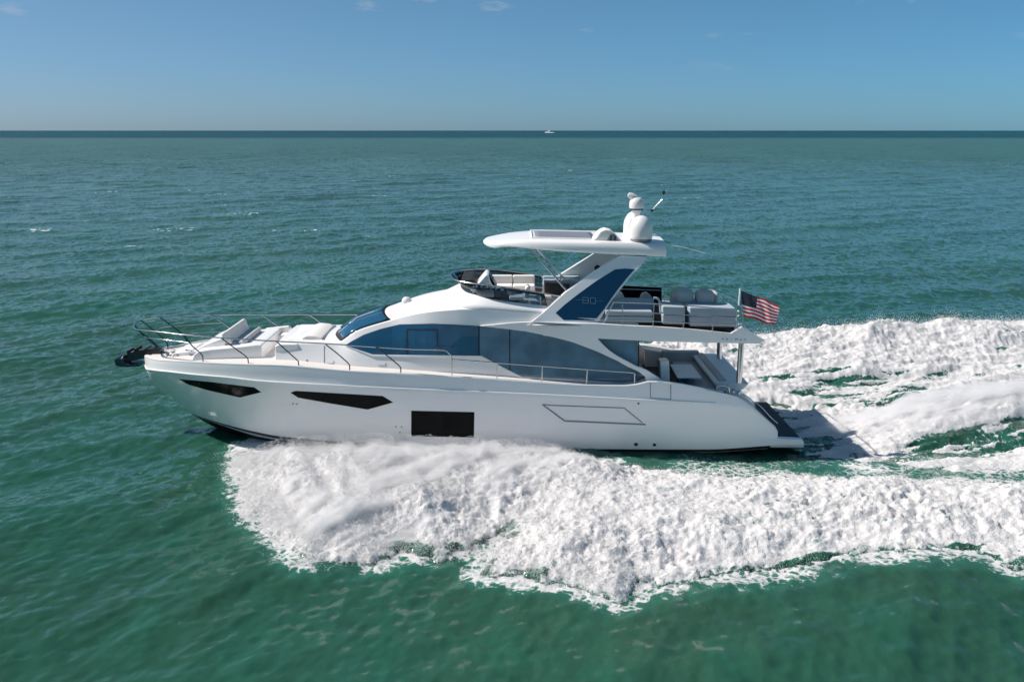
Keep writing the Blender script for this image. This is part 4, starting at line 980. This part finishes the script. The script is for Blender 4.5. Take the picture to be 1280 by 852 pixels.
# ------------------------------------------------------------------ flag on its staff
tubes('flagstaff', [[P(923.4,382,-2.3), P(925.2,360.5,-2.3)]], .028, GEL, YA)
def flag():
    me = bpy.data.meshes.new('flag'); TL, TR, BL, BR = (926.3,363.5), (974,381), (927.5,394.5), (970,406.5)
    nu, nv = 60, 26; V = []; UV = []
    for j in range(nv+1):
        for i in range(nu+1):
            a, b_ = i/nu, j/nv
            u = (TL[0]*(1-a)+TR[0]*a)*(1-b_)+(BL[0]*(1-a)+BR[0]*a)*b_; v = (TL[1]*(1-a)+TR[1]*a)*(1-b_)+(BL[1]*(1-a)+BR[1]*a)*b_
            v += 1.6*math.sin(a*9+b_*1.1)*a
            Y = -2.3+.11*math.sin(a*11-b_*1.8)*min(1, a*2.5); q = P(u, v, -2.3); V.append((q.x, Y, q.z)); UV.append((a, 1-b_))
    F = [[j*(nu+1)+i, j*(nu+1)+i+1, (j+1)*(nu+1)+i+1, (j+1)*(nu+1)+i] for j in range(nv) for i in range(nu)]
    me.from_pydata(V, [], F); uvl = me.uv_layers.new(name='UVMap')
    for lp in me.loops: uvl.data[lp.index].uv = UV[lp.vertex_index]
    me.polygons.foreach_set('use_smooth', [True]*len(me.polygons))
    m = bpy.data.materials.new('flag_cloth'); m.use_nodes = True; n = m.node_tree.nodes; l = m.node_tree.links; b = n['Principled BSDF']
    b.inputs['Roughness'].default_value = .75; b.inputs['Specular IOR Level'].default_value = .2
    tcn = n.new('ShaderNodeUVMap'); sp_ = n.new('ShaderNodeSeparateXYZ'); l.new(tcn.outputs[0], sp_.inputs[0])
    def mth(op, a, b_=None):
        q = n.new('ShaderNodeMath'); q.operation = op
        for i, s_ in enumerate((a, b_)):
            if s_ is None: continue
            if isinstance(s_, (int, float)): q.inputs[i].default_value = s_
            else: l.new(s_, q.inputs[i])
        return q.outputs[0]
    U, Vv = sp_.outputs[0], sp_.outputs[1]
    stripe = mth('MODULO', mth('FLOOR', mth('MULTIPLY', Vv, 12.999)), 2)      # 0 red, 1 white
    canton = mth('MULTIPLY', mth('LESS_THAN', U, .4), mth('GREATER_THAN', Vv, 6/13))
    cx = mth('MULTIPLY', U, 12/.4); cy = mth('MULTIPLY', mth('SUBTRACT', Vv, 6/13), 10/(7/13))
    rx = mth('ROUND', cx); ry = mth('ROUND', cy)
    dd = mth('ADD', mth('POWER', mth('SUBTRACT', cx, rx), 2), mth('POWER', mth('SUBTRACT', cy, ry), 2))
    par = mth('LESS_THAN', mth('MODULO', mth('ADD', rx, ry), 2), .5)
    inner = mth('MULTIPLY', mth('MULTIPLY', mth('GREATER_THAN', cx, .5), mth('LESS_THAN', cx, 11.5)), mth('MULTIPLY', mth('GREATER_THAN', cy, .5), mth('LESS_THAN', cy, 9.5)))
    star = mth('MULTIPLY', mth('MULTIPLY', mth('LESS_THAN', dd, .055), par), inner)
    def mix(f, a, b_):
        q = n.new('ShaderNodeMix'); q.data_type = 'RGBA'; l.new(f, q.inputs[0])
        for i, s_ in ((6, a), (7, b_)):
            if isinstance(s_, tuple): q.inputs[i].default_value = (*s_, 1)
            else: l.new(s_, q.inputs[i])
        return q.outputs[2]
    cc = mix(canton, mix(stripe, (.62, .012, .035), (.95, .93, .93)), mix(star, (.004, .008, .032), (.6, .6, .62)))
    l.new(cc, b.inputs['Base Color']); tr_ = n.new('ShaderNodeBsdfTranslucent'); l.new(cc, tr_.inputs[0]); ms = n.new('ShaderNodeMixShader'); ms.inputs[0].default_value = .5
    l.new(b.outputs[0], ms.inputs[1]); l.new(tr_.outputs[0], ms.inputs[2]); l.new(ms.outputs[0], n['Material Output'].inputs[0]); me.materials.append(m)
    o = bpy.data.objects.new('flag', me); C.objects.link(o)
    tag(o, 'red, white and blue striped national flag with star field flying at the stern', 'flag')
flag()

# ------------------------------------------------------------------ foredeck
prism('foredeck_block', [(239,450),(242,443),(248,438.5),(262,436.5),(300,433),(322,430.5),(327,431),(329.5,455.5),(245,453)], -1.45, 1.45, GEL, YA, .06, 3)
prism('foredeck_cowl', [(240,440),(252,432),(266,426),(276,422.5),(280,425),(284,436),(250,441)], -1.0, 1.2, GEL, YA, .08, 3)
prism('trunk_front', [(343,456),(343.5,432.5),(350,430.2),(372,430),(372,457)], -1.70, 1.70, GEL, YA, .04, 3)
prism('foredeck_bench_box', [(331,428),(331,420),(361,417),(362,428)], .9, 1.6, GEL, YA, .04, 3)
boxw('foredeck_walkway', P(329,455,-1.5).x-.1, P(345,455,-1.5).x+.2, -1.6, 1.6, P(336,455,-1.5).z-.05, P(336,455,-1.5).z+.03, TEAK, YA, 0)
t = thing('bow_lounge', 'white cushioned bow sofa with tall tilted backrest facing aft', 'sofa', tuple(P(284,434,-1.0)))
prism('backrest', [(276.5,421),(277,417.5),(281,414),(284,414.5),(290,429),(283,430)], -1.05, 1.25, CUSHW, t, .04, 3)
prism('seat_cushion', [(284,427),(306,427.5),(307,433),(285,433)], -1.0, 1.2, CUSHB, t, .05, 3)
prism('front_backrest', [(303,424),(306.5,421.5),(310,424),(306,433),(298,433)], -.95, 1.0, CUSH, t, .04, 3)
t = thing('bow_bench', 'white bench cushion along the far side of the foredeck', 'bench', tuple(P(345,420,1.1)))
prism('bench_back', [(330,417),(331,411),(360,408),(363,411),(363.5,418)], 1.25, 1.5, CUSHW, t, .04, 3)
prism('bench_seat', [(330,424),(330,419.5),(362,418),(362,423)], .8, 1.3, CUSHW, t, .04, 3)
t = thing('sun_pad', 'large white sun pad with raised headrest before the windshield', 'sun pad', tuple(P(385,430,-.9)))
prism('pad', [(350,430),(353,426.5),(361,424.5),(402,425.5),(402,430)], -1.2, 1.25, CUSHW, t, .06, 3)
prism('headrest', [(375,426.5),(378,421.5),(384,419.5),(396,420.5),(403,423),(402,427)], -1.1, 1.2, CUSHW, t, .05, 3)
prism('pad_edge_strap', [(402.4,423),(404.6,423.4),(404.6,430),(402.4,430)], -1.15, 1.2, GREYP, t, .01)
# windlass gear
zd = float(cap.z(P(225,440,0).x)[0])+.0
prism('anchor_locker', [(214,449),(216,441.5),(236,439),(240,441),(240,450)], -.75, .75, GEL, YA, .04, 3)
for u, v, Y in ((210,447,-.5),(217,446,-.35),(222,449,-.7),(239,449,-.75)):
    lathe('windlass', [(.001, 0), (.09, 0), (.06, .05), (.05, .14), (.09, .2), (.001, .22)], P(u, v, Y), STEEL, YA, 16)
tubes('deck_cleat', [[P(232,437.5,-.6), P(240,439,-.6)], [P(234,440,-.6), P(234,438,-.6)], [P(238,441,-.6), P(238,438.6,-.6)]], .03, STEEL, YA)
# anchor on its roller
prism('bow_roller', [(200,446),(200,436.5),(196,435),(170,437.5),(159,441.5),(154,449),(158,452),(168,450.5),(182,447.5)], -.22, .22, ROLLER, YA, .03)
t = thing('anchor', 'dark plough anchor hanging from the roller at the bow', 'anchor', tuple(P(152,452,0)))
prism('fluke', [(142,450),(145,447),(151,449),(158,455),(168,455.5),(174,458.5),(160,459),(150,458.6),(143.8,457)], -.35, .35, DSTEEL, t, .04, 3)
tubes('shank', [smoothpath([P(147.4,445,0), P(151,450,0), P(157,456,0), P(161,457.5,0)], 4), [P(156,444,0), P(153,449,0)]], .06, STEEL, t)
for k, (u, v, w_, h_) in enumerate(((159.5,440,3,3.5),(169,437.2,4,3),(181,437,3,2.2),(155,446,3,4))):
    prism('roller_bracket', [(u-w_/2,v+h_/2),(u-w_/3,v-h_/2),(u+w_/3,v-h_/2),(u+w_/2,v+h_/2)], -.26-.02*k, .26, BLACKM, YA, .01)
# pulpit and bow rails
def rail(name, pts, r, m=STEEL, n=8): return tubes(name, [smoothpath([P(*p) for p in pts], n)], r, m, YA)
rail('bow_rail', [(167.3,408,-.15),(170,411.4,-.6),(185,413.4,-1.05),(206,415.6,-1.45),(230,418.4,-1.8),(277,422.2,-2.15),(346,426.5,-2.45),(407,429.4,-2.62),(500,435.6,-2.76),(545,437.0,-2.82),(556,437.8,-2.82),(561,441,-2.82),(565,448.5,-2.82),(565,471,-2.82)], .024)
rail('bow_rail', [(167.3,408,-.15),(168.2,405,.3),(176.6,400.4,.85),(196,397,1.4),(203,396.6,1.6),(258,393.6,2.1),(330,393.2,2.4),(407,393.0,2.55),(480,393.6,2.6),(512,395.5,2.6)], .024)
rail('middle_rail', [(181,420.6,-.25),(185,422.4,-.7),(205,424.4,-1.2),(224.5,426.8,-1.45),(236,428.4,-1.6)], .019)
rail('middle_rail', [(181,420.6,-.1),(184,416.6,.5),(200,410,1.2),(219,407.6,1.6),(260,404.3,2.0),(277,403.7,2.15)], .017)
rail('lower_rail', [(197,433,-.25),(203,434.5,-.6),(208.5,436.4,-.8)], .019)
rail('lower_rail', [(208.5,436.4,-.6),(222,421,1.0),(240,416.4,1.8),(260,415.2,2.0),(278,414.6,2.15)], .015)
rail('lower_rail', [(208.5,436.6,-.6),(225,433.5,.3),(238,430.5,.9),(252,428.5,1.3)], .03)
for pts in ([(176.6,400.5,.8),(205.7,424,.35),(210,436,.2)], [(168,406.5,.05),(182,421.5,0),(197,434,0)], [(171,411.3,-.6),(186,422.6,-.55),(200,435,-.5)],
            [(200,396.7,1.5),(227.5,417,1.35),(235,431,1.25)], [(263.5,393.5,2.1),(286,409,2.1),(290,420,2.1)], [(327,393.3,2.4),(349,409,2.4),(352,418,2.4)],
            [(386,393,2.5),(400,403,2.5),(404,415,2.5)], [(444,393.2,2.6),(458,402,2.6)]):
    tubes('stanchion', [smoothpath([P(*p) for p in pts], 5)], .026, DSTEEL if pts[0][0] < 240 else STEEL, YA)
for pts in ([(230,418.4,-1.8),(240,432,-1.78),(251,441.5,-1.78),(253.6,445.5,-1.78),(253.8,453.5,-1.78)], [(276.5,422.2,-2.15),(292,434,-2.13),(306,444,-2.13),(309.8,448,-2.13),(311,456.5,-2.13)],
            [(345.5,426.5,-2.45),(358,438,-2.43),(370,448.5,-2.43),(373,451.5,-2.43),(373.5,459.5,-2.43)], [(406,429.4,-2.6),(422,442,-2.6),(434,452.5,-2.6),(437,456,-2.6),(437,463.8,-2.6)],
            [(470,433.5,-2.74),(486,446,-2.74),(498,456,-2.74),(501,459.5,-2.74),(501,467.4,-2.74)]):
    tubes('stanchion', [[P(*p) for p in pts]], .022, DSTEEL, YA)

# ------------------------------------------------------------------ distant boat on the horizon
bx, by = 684.5, 4600
q = P(bx, 166, by); px = 0.9*(P(bx+1, 166, by)-q).x
t = thing('distant_boat', 'tiny white motor boat far off on the horizon', 'boat', (q.x, by, 0))
def dprof(name, pts, z0, y0, y1, m):
    zm = max(z for x, z in pts)+1e-6
    a = [Vector((q.x+px*x, by+y0*px*(1-.8*max(z, 0)/zm), z0+px*z)) for x, z in pts]; n = len(a); b = [Vector((p.x, 2*by-p.y, p.z)) for p in a]
    mesh(name, a+b, [list(range(n)), list(range(2*n-1, n-1, -1))]+[[i, (i+1) % n, n+(i+1) % n, n+i] for i in range(n)], m, t)
dprof('hull', [(-3.6, .1), (3.2, 0), (3.6, 1.3), (-4.2, .9)], .0, -3, 3, GEL)
dprof('cabin', [(-.5, 1.1), (3.0, 1.2), (3.0, 3.6), (1.0, 3.0)], .0, -2.4, 2.4, GEL)
dprof('wake_foam', [(3, 0), (9, 0), (9, .3), (3, .7)], .0, -4, 4, DROP)

if __name__ == '__main__':
    print('objects', len(bpy.data.objects))
